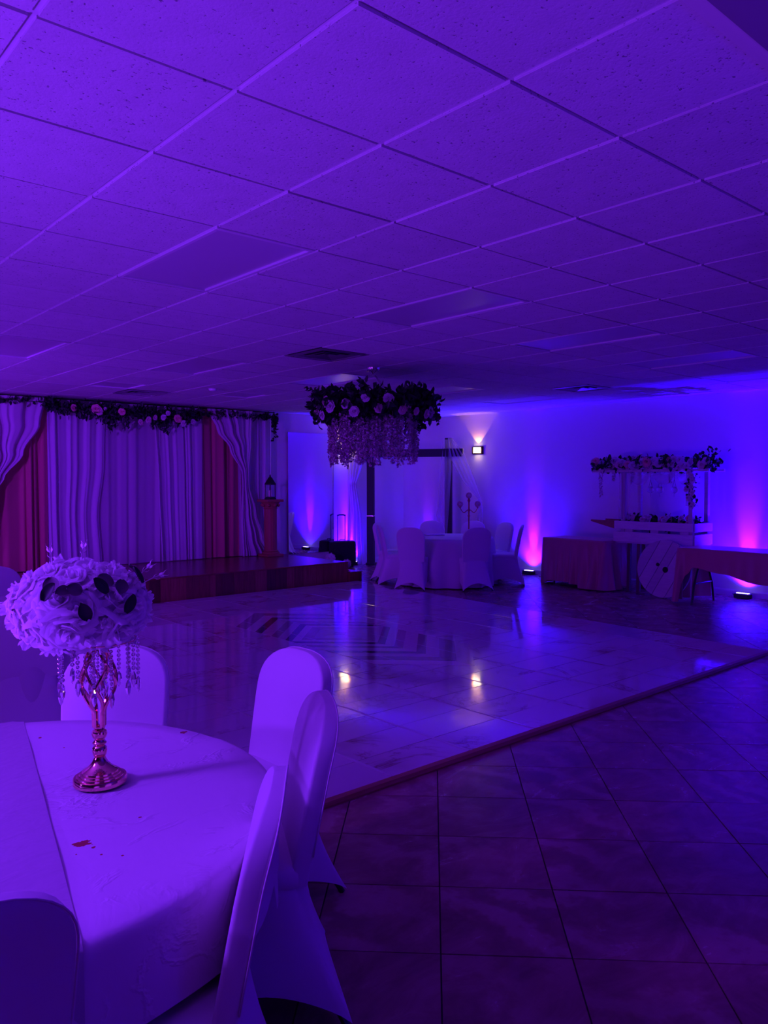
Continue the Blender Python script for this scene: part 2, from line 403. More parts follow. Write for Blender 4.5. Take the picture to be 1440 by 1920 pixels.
for i in range(i0, i1):
    for j in range(j0, j1):
        if (i, j) in taken: continue
        x0, x1 = max(GX+i*GP+.01125, XL), min(GX+(i+1)*GP-.01125, XR); y0, y1 = GY+j*GP+.008, min(GY+(j+1)*GP-.008, YA)
        if x1-x0 < .03 or y1-y0 < .03: continue
        c = ((x0+x1)/2, (y0+y1)/2)
        vis = any(seen((x, y, CE), 5) for x in (x0, c[0], x1) for y in (y0, c[1], y1))
        cells.append((not vis, c[0]*f_.x+c[1]*f_.y, c, x0, x1, y0, y1))
cells.sort(key=lambda q: (q[0], q[1])); npn = 0
for hid, d, c, x0, x1, y0, y1 in cells:
    dz = CE+R.uniform(0, .002)
    if not hid and npn < 300:
        npn += 1
        if abs(x1-x0-.597) < .002 and abs(y1-y0-.6035) < .002: link('ceiling_panel', pm, ceil, (c[0], c[1], dz), (R.uniform(-.0025, .0025), R.uniform(-.0025, .0025), R.choice((0, PI))))
        else: MB().box(x0-c[0], x1-c[0], y0-c[1], y1-c[1], 0, .016).build('ceiling_panel', M['acoustic'], ceil, loc=(c[0], c[1], dz))
    else: rest.box(x0, x1, y0, y1, dz, dz+.016)
tag(rest.build('ceiling_panel_field', M['acoustic'], ceil), kind='stuff')
for i in range(i0, i1+1):
    x = GX+i*GP
    if XL < x < XR: MB().box(-.0165, .0165, SOFY-.3, YA, .011, .014).box(-.002, .002, SOFY-.3, YA, .014, .045).build('main_tee', M['tee'], ceil, loc=(x, 0, CE))
for j in range(j0, j1+1):
    y = GY+j*GP
    if SOFY-.1 < y < YA: MB().box(XL, XR, -.0125, .0125, .0115, .0145).box(XL, XR, -.002, .002, .0145, .045).build('cross_tee', M['tee'], ceil, loc=(0, y, CE))
mb = MB(); mb.box(XL, XR, YA-.022, YA, -.006, -.001).box(XR-.022, XR, SOFY, YA-.022, -.006, -.001); mb.build('wall_angle', M['tee'], ceil, loc=(0, 0, CE))
# lower soffit over the place the picture is taken from
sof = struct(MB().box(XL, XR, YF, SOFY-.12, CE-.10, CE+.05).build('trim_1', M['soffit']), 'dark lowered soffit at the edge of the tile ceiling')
mb = MB().box(XL, XR, SOFY-.118, SOFY-.002, CE-.008, CE+.03).box(XL, XR, SOFY-.118, SOFY-.095, CE-.075, CE-.008)
struct(mb.build('trim_2', M['tee']), 'pale moulding between tile ceiling and dark soffit')

def make_troffer(x, y, n, label):
    w, l = GP, GP*n
    t = thing('ceiling_light', label, 'light', (x+w/2, y+l/2, CE), 0, 'unlit ceiling light panels')
    fr = MB(); a, b, e = w/2-.010, l/2-.010, .026
    for (x0, x1, y0, y1) in ((-a, a, -b, -b+e), (-a, a, b-e, b), (-a, -a+e, -b+e, b-e), (a-e, a, -b+e, b-e)): fr.cbox(x0, x1, y0, y1, -.002, .03, .003)
    fr.build('frame', M['tee'], t)
    MB().box(-a+e-.002, a-e+.002, -b+e-.002, b-e+.002, .010, .016).build('diffuser', M['diffuser'], t)
TL = ['large unlit ceiling light panel nearest the camera', 'unlit ceiling light panel in the near row, second from the left', 'unlit ceiling light panel in the near row, third from the left',
      'unlit ceiling light panel in the near row, fourth from the left', 'unlit ceiling light panel in the near row beside the right wall', 'unlit ceiling light panel cut by the left edge of the photo',
      'unlit ceiling light panel in the far row over the stage front', 'unlit ceiling light panel partly behind the hanging flower ring', 'unlit ceiling light panel just right of the hanging flower ring',
      'unlit ceiling light panel in the far row near the right wall', 'small square ceiling light panel above the curtain garland', 'small square ceiling light panel above the right end of the curtains']
for q, l in zip(TROF, TL): make_troffer(*q, l)
VL = ['square metal ceiling vent beside the hanging flower ring', 'square ceiling vent high above the flower cart', 'square ceiling vent above the curtain garland']
for (x, y), l in zip(VENTS, VL):
    t = thing('ceiling_vent', l, 'vent', (x+GP/2, y+GP/2, CE), 0, 'square ceiling vents')
    a = GP/2-.012
    MB().box(-a, a, -a, a, .012, .03).build('back_plate', M['vent_hole_dark'], t)
    for k in range(4):
        o_, i_ = a-.075*k, a-.075*k-(.05 if k else .035); zo, zi = (-.004, -.012)
        lv = MB()
        for sx in range(4):
            T = Matrix.Rotation(sx*PI/2, 4, 'Z')
            lv.add([T @ Vector(p) for p in ((-o_, -o_, zo), (o_, -o_, zo), (i_, -i_, zi+.03*(k > 0)), (-i_, -i_, zi+.03*(k > 0)), (-o_, -o_, zo+.004), (o_, -o_, zo+.004), (i_, -i_, zi+.034*(k > 0)+.004), (-i_, -i_, zi+.034*(k > 0)+.004))],
                   [(3, 2, 1, 0), (4, 5, 6, 7), (0, 1, 5, 4), (2, 3, 7, 6)])
        lv.build('frame' if k == 0 else 'louver_ring', M['vent'], t)
t = thing('smoke_detector', 'small round white smoke detector on the ceiling above the curtains', 'detector', (5.25, 9.5, CE-.002))
MB().lathe([(.055, 0), (.055, -.012), (.045, -.03), (.02, -.036)], 20).build('housing', M['card'], t, True)
MB().lathe([(.062, .0), (.062, -.006), (.05, -.008)], 20).build('mounting_ring', M['tee'], t, True)

# ------------------------------------------------------------------ dance floor
df = thing('dance_floor', 'glossy white marble-look dance floor with a chevron medallion', 'dance floor', (0, 0, 0))
TXW, TYW, TZ = .63, .3225, .022
cols = [2.84+TXW*k for k in range(-3, 10)]
MB().prism([(DX0, DY0), (dxr(DY0), DY0), (dxr(DY1), DY1), (DX0, DY1)], .001, TZ-.004).build('underlay', M['grout'], df)
MCX, MCY, MHW, MHH = 5.125, 6.58, .625, 1.94
for i in range(-3, 9):
    for j in range(21):
        x0, x1, y0, y1 = cols[i+3], cols[i+4], DY0+j*TYW, min(DY0+(j+1)*TYW, DY1)
        g = .0019; poly = [(x0+g, y0+g), (x1-g, y0+g), (x1-g, y1-g), (x0+g, y1-g)]
        poly = clip(poly, 1, -.0621, 7.66-.0621*3.164); poly = clip(poly, -1, 0, -DX0)
        if len(poly) < 3 or y1-y0 < .02: continue
        cx = sum(p[0] for p in poly)/len(poly); cyy = sum(p[1] for p in poly)/len(poly)
        MB().prism([(p[0]-cx, p[1]-cyy) for p in poly], TZ-.006, TZ).build('floor_panel', M['marble'], df, loc=(cx, cyy, R.uniform(0, .0008)), rot=(R.uniform(-.003, .003), R.uniform(-.0018, .0018), 0))
# vinyl sheet ridges running between the columns of panels
for k, x in enumerate(cols):
    if DX0+.1 < x < 7.6:
        MB().loft([[(x-.012, y, TZ+.0009), (x-.004, y, TZ+.0026), (x+.004, y, TZ+.0026), (x+.014, y, TZ+.0009)] for y in (DY0+.01, DY1-.01)]).build('seam_ridge', M['marble'], df)
bands = [(0, .09, 'chev_mid'), (.09, .34, 'chev_light'), (.34, .50, 'chev_pale'), (.50, .62, 'chev_light'), (.62, .735, 'chev_black'), (.735, .87, 'chev_light'), (.87, 1.0, 'chev_mid'), (1.0, 1.19, 'chev_light'),
         (1.19, 1.32, 'chev_black'), (1.32, 1.50, 'chev_light'), (1.50, 1.72, 'chev_mid'), (1.72, 1.94, 'chev_light')]
for a, b, mm in bands:
    for sx in (1, -1):
        for sy in (1, -1):
            poly = [(0, a), (a, 0), (b, 0), (0, b)] if a > 0 else [(0, 0), (b, 0), (0, b)]
            poly = clip(poly, 1, 0, MHW)
            g = .0015
            poly = [(max(p[0], g), max(p[1], g)) for p in poly]
            if sx*sy < 0: poly = poly[::-1]
            MB().prism([(sx*p[0], sy*p[1]) for p in poly], TZ+.0008, TZ+.0024).build('chevron_plank', M[mm], df, loc=(MCX, MCY, 0))
MB().loft([[(x, DY0-.052, 0), (x, DY0-.052, .010), (x, DY0-.040, .027), (x, DY0-.004, .030), (x, DY0-.004, 0)] for x in (DX0, dxr(DY0)+.02)]).build('edge_strip', M['edge_wood'], df)

# ------------------------------------------------------------------ stage
SX0, SX1, SY0, SH = 1.2, 7.94, 9.97, .34
st = thing('stage', 'low stage with red brown laminate boards under the curtains', 'stage', (0, 0, 0))
MB().box(SX0, SX1-.01, SY0+.014, YA-.003, .0, SH-.012).build('platform', M['stage_front'], st)
bw = .19; y = SY0
row = 0
while y < YA-.01:
    y1 = min(y+bw, YA-.003); x = SX0 - (row*.53 % 1.2)
    while x < SX1:
        xa, xb = max(x, SX0), min(x+1.2, SX1)
        if xb-xa > .02: MB().box(xa+.001, xb-.001, y+.001, y1-.001, SH-.012, SH).build('stage_plank', M['stage_wood'], st)
        x += 1.2
    y = y1; row += 1
x = SX0
while x < SX1-.01:
    w = R.choice((.10, .14, .16, .2)); xb = min(x+w, SX1)
    MB().box(x+.001, xb-.001, SY0, SY0+.014+R.uniform(-.003, 0), .002, SH-.014).build('front_board', M['stage_front'], st); x = xb
MB().cbox(SX0, SX1+.006, SY0-.008, SY0+.03, SH-.016, SH+.005, .003).build('nosing', M['stage_wood'], st)
stp = thing('stage_step', 'small low step at the right end of the stage', 'step', (SX1, SY0-.05, 0))
MB().box(.004, .25, .012, .72, 0, .158).build('body', M['stage_front'], stp)
MB().cbox(.004, .262, .0, .73, .158, .172, .003).build('tread', M['stage_wood'], stp)
for k in range(4): MB().box(.004+.0615*k+.001, .004+.0615*(k+1)-.001, 0, .012, .002, .156).build('front_board', M['stage_front'], stp)

# ------------------------------------------------------------------ curtains on the back wall
def lerp(a, b, t): return a+(b-a)*t
def pl(t, pts):
    for (a, va), (b, vb) in zip(pts, pts[1:]):
        if t <= b:
            k = (t-a)/(b-a) if b > a else 0
            return va+(vb-va)*(k*k*(3-2*k))
    return pts[-1][1]
def curtain(name, label, m, left, right, yb, n, amp, z0, z1, seed, nu=110, nv=36, flat=.25, hem=0.0, cat='curtain'):
    rr = random.Random(seed); ph = [rr.uniform(0, 6.28) for _ in range(8)]; wig = [rr.uniform(.6, 1.5) for _ in range(8)]
    x0, y0 = (left[0][1]+right[0][1])/2, yb
    def fn(u, v):
        z = lerp(z1, z0, v); xl, xr = pl(v, left), pl(v, right); w = xr-xl
        uu = u + .030*math.sin(2*PI*u*2.3*wig[0]+ph[0]) + .014*math.sin(2*PI*u*5.1*wig[1]+ph[1])
        drift = .25*math.sin(v*2.2+ph[2])
        s = math.sin(2*PI*n*uu+ph[3]+drift); s2 = math.sin(2*PI*n*.43*uu+ph[4]+drift*1.5)
        a = amp*(.55+.45*v)*(flat+(1-flat)*(.5+.5*math.sin(2*PI*u*1.7*wig[2]+ph[5])))
        y = yb - a*.8*(.5+.5*s) - amp*.6*(.5+.5*s2)
        zz = z + (hem*math.sin(2*PI*n*.5*uu+ph[6])*(v**8))
        return (xl+w*u - x0, y - y0, zz - z0)
    o = MB().grid(fn, nu, nv).build(name, m, smooth='all', loc=(x0, y0, z0))
    return tag(o, label, cat)
CT, CB = CE-.03, SH+.012
VY = YA-.03
curtain('velvet_curtain', 'rust velvet curtain panel at the left end of the backdrop', M['velvet'], [(0, 2.3), (1, 2.3)], [(0, 3.88), (1, 3.86)], VY-.02, 13, .085, CB, CT, 3, nu=150)
curtain('velvet_curtain', 'rust velvet curtain panel showing beside the right swag', M['velvet'], [(0, 6.40), (1, 6.40)], [(0, 7.25), (1, 7.2)], VY-.03, 7, .085, CB, CT, 4)
curtain('chiffon_curtain', 'white pleated curtain panel beside the left velvet', M['sheer'], [(0, 3.83), (1, 3.86)], [(0, 4.75), (.35, 4.72), (.7, 4.62), (1, 4.66)], VY-.05, 8, .06, CB, CT, 5)
curtain('chiffon_curtain', 'plain smoother curtain panel in the middle of the backdrop', M['sheer_thin'], [(0, 4.62), (1, 4.60)], [(0, 5.66), (1, 5.62)], VY-.02, 5, .05, CB, CT, 6, flat=.05)
curtain('chiffon_curtain', 'white finely pleated curtain panel left of the right velvet', M['sheer'], [(0, 5.54), (.5, 5.60), (1, 5.64)], [(0, 6.47), (1, 6.44)], VY-.05, 11, .05, CB, CT, 8)
curtain('chiffon_curtain', 'white straight curtain panel at the right end of the backdrop', M['sheer'], [(0, 7.06), (1, 7.08)], [(0, 7.77), (1, 7.74)], VY-.07, 9, .05, CB, CT, 9)
curtain('swag_curtain', 'white curtain swept left and tied back at the left photo edge', M['sheer'], [(0, 2.35), (.47, 2.98), (.52, 3.0), (.75, 2.65), (1, 2.5)], [(0, 3.84), (.15, 3.76), (.32, 3.52), (.47, 3.24), (.52, 3.16), (.75, 3.08), (1, 2.95)], VY-.13, 9, .085, CB, CT, 11, flat=.7)
curtain('swag_curtain', 'white curtain swept right and tied back beside the lantern pedestal', M['sheer'], [(0, 6.44), (.14, 6.62), (.26, 6.86), (.43, 7.09), (.5, 7.10), (.75, 7.07), (1, 7.08)], [(0, 7.32), (.2, 7.28), (.43, 7.22), (.5, 7.22), (.7, 7.36), (.88, 7.52), (1, 7.72)], VY-.15, 8, .08, CB, CT, 12, flat=.7)
rod = thing('curtain_rail', 'thin dark rail under the ceiling carrying the white and rust curtains', 'rail', (0, VY-.12, CT+.008))
MB().tube([(2.2, 0, 0), (7.80, 0, 0)], .010, 8).build('rod', M['black'], rod)
MB().ball((7.81, 0, 0), .016).build('finial', M['black'], rod, True)
puddle = MB().grid(lambda u, v: (.34*(u-.5)+.04*math.sin(5*v), .13*(v-.5)+.02*math.sin(9*u), .008+.055*math.sin(PI*v)*math.sin(PI*u)**.6*(.7+.3*math.sin(14*u+4*v))), 26, 12)
# the swag's hem spread on the stage floor
tag(puddle.build('curtain_hem', M['sheer'], smooth='all', loc=(7.66, 11.80, SH)), 'white gathered curtain hem spread on the stage before the pedestal', 'curtain')

# ------------------------------------------------------------------ plants and flowers
def leaf_pts(L, w, bend=.15, n=1):
    # a folded pointed leaf: spine and two sides
    return [(0, 0, 0), (L*.35, w, L*.06), (L*.75, w*.75, L*.02-bend*L*.3), (L, 0, -bend*L), (L*.75, -w*.75, L*.02-bend*L*.3), (L*.35, -w, L*.06), (L*.5, 0, -.02*L)], [(0, 6, 1), (1, 6, 2), (2, 6, 3), (3, 6, 4), (4, 6, 5), (5, 6, 0)]
def scatter_leaves(mb, pts, n, L, rr, w=.3, spread=1.0, up=.0):
    for _ in range(n):
        p = Vector(rr.choice(pts)); 
        l = L*rr.uniform(.6, 1.2); vs, fs = leaf_pts(l, l*w*rr.uniform(.7, 1.2), rr.uniform(-.1, .4))
        T = Matrix.Translation(p + Vector((rr.gauss(0, 1), rr.gauss(0, 1), rr.gauss(0, 1)))*L*.35*spread) @ Euler((rr.uniform(0, 6.3), rr.uniform(-1.4, 1.4), rr.uniform(0, 6.3))).to_matrix().to_4x4()
        mb.add([T @ Vector(v) for v in vs], fs)
def rose(seed, layers=((.20, 3, 1.05), (.42, 5, .8), (.72, 6, .5), (1.0, 7, .18)), nu=5, nv=4, ruff=.06):
    rr = random.Random(seed); mb = MB()
    mb.ball((0, 0, .28), .20, 8, 5, 1.5)
    for li, (rad, n, up) in enumerate(layers):
        for k in range(n):
            a0 = 2*PI*(k+.5*li+rr.uniform(-.15, .15))/n; wd = 2*PI/n*rr.uniform(.66, .88); h = rr.uniform(.84, 1.12)
            p1, p2 = rr.uniform(0, 6), rr.uniform(0, 6)
            def fn(u, v):
                a = a0 + (u-.5)*2*wd*(.35+.65*math.sin(PI*min(v*.62+.12, 1)))
                edge = 1 - .34*abs(2*u-1)**2.2
                r = rad*(.22+.78*v**.8*h) * (1 if li else .8); z = (.05 + v*up*.72*edge + .0) if li < 2 else (.02+.55*up*v*edge + .28*math.sin(PI*v*.6)*up)
                curl = -.11*max(v-.75, 0)/.25*(li > 0)
                z += curl + ruff*v*math.sin(p1+7*u) ; r += ruff*v*math.sin(p2+9*u)
                return (r*math.cos(a), r*math.sin(a), z)
            mb.grid(fn, nu, nv)
    return mb
rose_hi = [rose(100+k, ((.22, 3, 1.1), (.46, 4, .95), (.74, 5, .75), (1.02, 6, .42)), 8, 7, .03).mesh('rose', M['petal'], 'all') for k in range(4)]
rose_open = [rose(200+k, ((.28, 3, 1.0), (.62, 4, .70), (1.08, 5, .30)), 9, 7, .06).mesh('rose', M['petal'], 'all') for k in range(3)]
LO = ((.32, 4, .9), (.68, 5, .55), (1.0, 6, .2))
def lowrose(seed, m): return rose(seed, LO, 3, 2, .06).mesh('rose', m, 'all')
rose_white = [lowrose(300+k, M['petal_far']) for k in range(3)]; rose_pink = [lowrose(310+k, M['rose_pink']) for k in range(2)]; rose_blush = [lowrose(320+k, M['rose_blush']) for k in range(2)]
def put_rose(me, parent, p, d, s, name='rose'):
    q = Vector(d).to_track_quat('Z', 'X').to_euler(); o = link(name, me, parent, p, q, s); return o

# garlands along the top of the curtains
gl = thing('flower_garland', 'dark leafy garland with pink and white roses over the middle curtains', 'garland', (4.9, VY-.2, CT-.11))
rr = random.Random(21); pts = []
for k in range(150):
    x = rr.uniform(-1.05, 1.35); dens = pl((x+1.05)/2.4, [(0, .05), (.2, .12), (.42, .26), (.55, .10), (.72, .22), (.85, .26), (1, .06)])
    pts.append((x, rr.uniform(-.06, .02), -abs(rr.gauss(0, dens*.55))+.03))
mb = MB(); scatter_leaves(mb, pts, 1500, .085, rr, .26); tag(mb.build('foliage', M['leaf'], gl), kind='stuff')
for x, z, me, s in ((-.71, -.02, rose_pink[0], .055), (-.38, -.02, rose_pink[1], .07), (-.33, -.06, rose_blush[0], .06), (.02, -.04, rose_pink[0], .058), (.95, -.10, rose_pink[1], .068), (1.05, -.17, rose_white[0], .055), (1.22, -.14, rose_white[1], .05), (.70, -.09, rose_white[2], .05), (.45, -.14, rose_blush[1], .055), (.32, -.19, rose_blush[0], .05), (.78, -.02, rose_white[1], .04), (-.24, -.01, rose_white[2], .03), (.56, -.10, rose_blush[1], .045)):
    put_rose(me, gl, (x, -.11, z), (rr.uniform(-.3, .3), -1, rr.uniform(-.3, .2)), s)
iv = thing('ivy_garland', 'thin ivy garland trailing over the right curtain corner', 'garland', (7.1, VY-.2, CT-.07))
pts = [(rr.uniform(-.85, .68), rr.uniform(-.04, .01), rr.gauss(-.015, .028)) for _ in range(90)] + [(.66+rr.gauss(0, .02), -.02, -rr.uniform(.0, .20)) for _ in range(40)] + [(.66+.03*math.sin(k), -.02, -.2-.02*k) for k in range(12)]
mb = MB(); scatter_leaves(mb, pts[:130], 420, .06, rr, .42, .4); scatter_leaves(mb, pts[130:], 26, .05, rr, .4, .3); tag(mb.build('foliage', M['leaf'], iv), kind='stuff')
MB().tube([(-.85, 0, 0), (0, 0, -.01), (.66, 0, 0), (.67, 0, -.2), (.65, 0, -.44)], .004, 5).build('stem', M['leaf'], iv)
iv2 = thing('ivy_garland', 'short ivy sprig over the swag at the left photo edge', 'garland', (3.45, VY-.22, CT-.07))
mb = MB(); scatter_leaves(mb, [(rr.uniform(-.4, .35), 0, rr.gauss(0, .015)) for _ in range(30)], 70, .07, rr, .36, .5); tag(mb.build('foliage', M['leaf'], iv2), kind='stuff')
MB().tube([(-.42, 0, .01), (0, 0, 0), (.36, 0, .01)], .004, 5).build('stem', M['leaf'], iv2)

# hanging flower ring
CHX, CHY = 5.66, 6.64
ring = thing('flower_chandelier', 'hanging ring of dark leaves and roses with white wisteria strands', 'chandelier', (CHX, CHY, 2.45))
mb = MB(); mb.tube([(.55*math.cos(a*PI/16), .55*math.sin(a*PI/16), .06) for a in range(33)], .02, 6); mb.tube([(-.55, 0, .06), (.55, 0, .06)], .012, 5); mb.tube([(0, -.55, .06), (0, .55, .06)], .012, 5)
mb.build('hoop', M['iron'], ring)
mb = MB()
for k in range(3):
    a = k*2*PI/3+.3; mb.tube([(.5*math.cos(a), .5*math.sin(a), .07), (0, 0, CE-2.45-.06)], .004, 5)
mb.build('suspension_wire', M['chrome'], ring)
MB().lathe([(.075, CE-2.45), (.07, CE-2.45-.02), (.03, CE-2.45-.035), (.012, CE-2.45-.06)], 20).build('ceiling_rose', M['chrome'], ring, True)
mb = MB()
for k in range(10): a = k*PI/5; mb.ball((.06*math.cos(a), .06*math.sin(a), CE-2.45-.03), .014, 6, 4)
mb.build('crystal_trim', M['crystal'], ring, True)
rr = random.Random(5); pts = []
for k in range(500):
    a = rr.uniform(0, 2*PI); r = .56+rr.gauss(0, .07); pts.append((r*math.cos(a), r*math.sin(a), .045+rr.gauss(0, .07)))
mb = MB(); scatter_leaves(mb, pts, 3400, .10, rr, .28, .8); tag(mb.build('foliage', M['leaf'], ring), kind='stuff')
for k in range(7):          # longer fronds standing out of the ring
    a = rr.choice((-.55, -.75, .1, -1.0, 2.4, 3.0, 1.2))+rr.uniform(-.1, .1); r = .62; base = Vector((r*math.cos(a), r*math.sin(a), .1)); d = Vector((math.cos(a)*.5, math.sin(a)*.5, rr.choice((1, .2, -.9)))).normalized()
    mb = MB(); mb.tube([base, base+d*.16, base+d*.28+Vector((0, 0, -.01))], .003, 4)
    for q in range(14):
        vs, fs = leaf_pts(.06, .016); T = Matrix.Translation(base+d*(.05+.017*q)) @ Euler((rr.uniform(0, 6), rr.uniform(-.8, .8), rr.uniform(0, 6))).to_matrix().to_4x4(); mb.add([T @ Vector(v) for v in vs], fs)
    mb.build('frond', M['leaf'], ring)
for k in range(34):
    a = 2*PI*k/34+rr.uniform(-.06, .06); r = .635+rr.uniform(0, .05); z = rr.uniform(-.10, .09)
    me = rr.choice(rose_white+rose_blush)
    put_rose(me, ring, (r*math.cos(a), r*math.sin(a), z), (math.cos(a), math.sin(a), rr.uniform(-.4, .2)), rr.uniform(.045, .07))
def strand_mesh(seed, L):
    rr = random.Random(seed); mb = MB(); n = int(L/.013); sway = rr.uniform(-.012, .012)
    for k in range(n):
        z = -L*k/n; rad = .030*(1-.55*(k/n)) + .006
        for q in range(3):
            a = rr.uniform(0, 6.28); c = Vector((sway*math.sin(k*.15)+rad*.5*math.cos(a), rad*.5*math.sin(a), z))
            s = rr.uniform(.011, .019); T = Matrix.Translation(c) @ Euler((rr.uniform(-1, 1), rr.uniform(-1, 1), a)).to_matrix().to_4x4()
            mb.add([T @ Vector(v) for v in ((-s*.3, 0, 0), (s*.3, s*.9, .004), (s*1.2, s*.6, -.004), (s*1.5, 0, -.008), (s*1.2, -s*.6, -.004), (s*.3, -s*.9, .004))], [(0, 1, 2, 3), (0, 3, 4, 5)])
    return mb
strands = [strand_mesh(40+k, .38+.036*k).mesh('wisteria_strand', M['wisteria']) for k in range(6)]
for k in range(78):
    a = 2*PI*k/44 + rr.uniform(-.05, .05); r = .47+rr.uniform(-.02, .03) if k < 44 else rr.uniform(.28, .45)
    link('wisteria_strand', rr.choice(strands), ring, (r*math.cos(a), r*math.sin(a), -.06+rr.uniform(-.03, .03)), (0, 0, rr.uniform(0, 6)))

# ------------------------------------------------------------------ chairs under white covers
def make_chair():
    t = thing('banquet_chair', 'chair', 'chair')
    W = .218
    # backrest sleeve
    zs = [.43, .47, .52, .60, .68, .76, .80] + [.80+.155*math.sin(q*PI/2/9) for q in range(1, 10)]
    lv = []; outline = []
    for z in zs:
        k = max((z-.785)/.171, 0); w = (W*(.93+.07*min((z-.43)/.3, 1)))*max(1-min(k, 1)**2.7, 0)**(1/2.45)
        w = max(w, .02); yc = -.195-.10*((z-.43)/.52)-.02*max((z-.75)/.2, 0)**2; th = .029*(1-.45*min(k, 1)**4)
        lv.append(rrect(w, th, min(th*.42, w*.9), 4, 0, yc, z)); outline.append((w, yc, z, th))
    bc = MB().loft(lv).build('back_cover', M['spandex'], t, True)
    mb = MB(); path = [(-w*1.0, yc-th*.95, z) for w, yc, z, th in outline[2:]] + [(w*1.0, yc-th*.95, z) for w, yc, z, th in reversed(outline[2:])]
    mb.tube(path, .0026, 5); mb.build('seam_piping', M['spandex'], bc, 'all')
    mb = MB().grid(lambda u, v: (.055*(2*u-1), -.3225-.004*math.sin(PI*u)*math.sin(PI*v)-(v-.5)*.004, .915+.016*(1-(2*u-1)**2)+(v-.5)*.026*math.sin(PI*u)), 12, 4)
    mb.build('hand_slot', M['spandex'], bc, 'all')
    # seat cushion
    lv = []
    for z, e in ((.425, .012), (.44, .0), (.475, .0), (.49, .01), (.497, .03), (.50, .08)): lv.append(rrect(.218-e, .222-e, .06-min(e, .03), 5, 0, .005, z))
    MB().loft(lv).build('seat_cover', M['spandex'], t, 'all')
    # skirt stretched to the four feet
    N = 88
    top = rrect(.219, .225, .055, 21, 0, .0, .465)
    feet = [(.222, .245), (-.222, .245), (-.243, -.352), (.243, -.352)]
    def fn(u, v):
        i = int(round(u*N)) % N; tx, ty, tz = top[i]
        q = i/22.0; s = q % 1.0      # corner arcs sit at the ends of each quarter
        ang = math.atan2(ty, tx)
        # bottom outline: walk between feet
        qq = (u*4-.5) % 4; k = int(qq); s = qq-k; a, b = feet[k], feet[(k+1) % 4]
        bx, by = lerp(a[0], b[0], s), lerp(a[1], b[1], s)
        mid = math.sin(PI*s); c = math.hypot(bx, by); 
        bx *= 1-.10*mid**.8; by *= 1-.10*mid**.8
        hem = .010+.105*mid**.75
        z = lerp(tz, hem, v); e = v**1.15
        pinch = 1-.035*math.sin(PI*v)
        return (lerp(tx, bx, e)*pinch, lerp(ty, by, e)*pinch, z)
    # parametrise top by the same fraction (arcs of rrect start at +x)
    def top_at(u):
        qq = (u*4-.5) % 4; k = int(qq); s = qq-k; c = [(.219, .225), (-.219, .225), (-.219, -.225), (.219, -.225)]; a, b = c[k], c[(k+1) % 4]
        x, y = lerp(a[0], b[0], s), lerp(a[1], b[1], s); m = .045*(1-math.sin(PI*s))**3
        return (x*(1-m/.22), y*(1-m/.22), .470)
    top = [top_at(i/N) for i in range(N)]
    MB().grid(fn, N, 12, True).build('skirt_cover', M['spandex'], t, 'all')
    for k in range(4):
        pts = [Vector(fn((k+.5)/4, v)) for v in (1, .9, .75, .5, .25, .05)]
        pts = [Vector((p.x*q, p.y*q, p.z if n_ else 0)) for n_, (p, q) in enumerate(zip(pts, (.955, .93, .90, .88, .87, .86)))]
        MB().tube(pts, [.012]+[.010]*5, 8).build('leg', M['black'], t, True)
    return t
chair0 = make_chair(); used = [False]
def place_chair(bx, by, hx, hy, label, group='covered banquet chairs', z=0):
    h = Vector((hx, hy)).normalized(); o = chair0 if not used[0] else copy_tree(chair0); used[0] = True
    o.location = (bx+.30*h.x, by+.30*h.y, z); o.rotation_euler = (0, 0, math.atan2(h.y, h.x)-PI/2)
    o['label'] = label; o['group'] = group; return o
FG = 'covered chairs at the near table'; RG = 'covered chairs at the far round table'; LG = 'covered chairs at the table on the left'
place_chair(1.865, 2.675, -1.0, -.04, 'white covered chair tallest beside the dance floor, behind another chair', FG)
place_chair(1.515, 2.045, -.88, .46, 'white covered chair with a flared skirt in front of the tallest one', FG)
place_chair(1.005, 1.553, -.80, .60, 'white covered chair seen edge-on at the near table', FG)
place_chair(.285, 1.435, .02, .99, 'dark shaded chair back at the bottom left corner', FG)
place_chair(1.325, 3.25, -.60, -.80, 'white covered chair behind the gold candlestick vase', FG)
TC = Vector((9.10, 8.84))
for (bx, by, l) in ((8.07, 8.62, 'covered chair with its back turned, left one in front of the far round table'), (8.77, 7.89, 'covered chair with its back turned, right one in front of the far round table'),
                    (8.20, 9.48, 'covered chair at the left side of the round table, nearest the dance floor'), (8.62, 9.98, 'covered chair at the left of the round table showing its seat front'),
                    (9.86, 7.92, 'covered chair seen from the side at the right of the round table'), (10.22, 8.55, 'covered chair facing inward at the right of the round table, farther back'),
                    (9.70, 9.80, 'covered chair behind the round table under the arch post'), (10.18, 9.25, 'covered chair behind the round table and the candelabra')):
    d = TC-Vector((bx, by))
    if 'left one in front' in l: d = Vector((.867, .49))
    if 'right one in front' in l: d = Vector((.473, .875))
    place_chair(bx, by, d.x, d.y, l, RG)
place_chair(1.486, 5.04, .22, .97, 'covered chair with its back turned at the left photo edge', LG)
place_chair(1.80, 6.98, -.10, -.99, 'covered chair top peeping over the table left of the bouquet', LG)

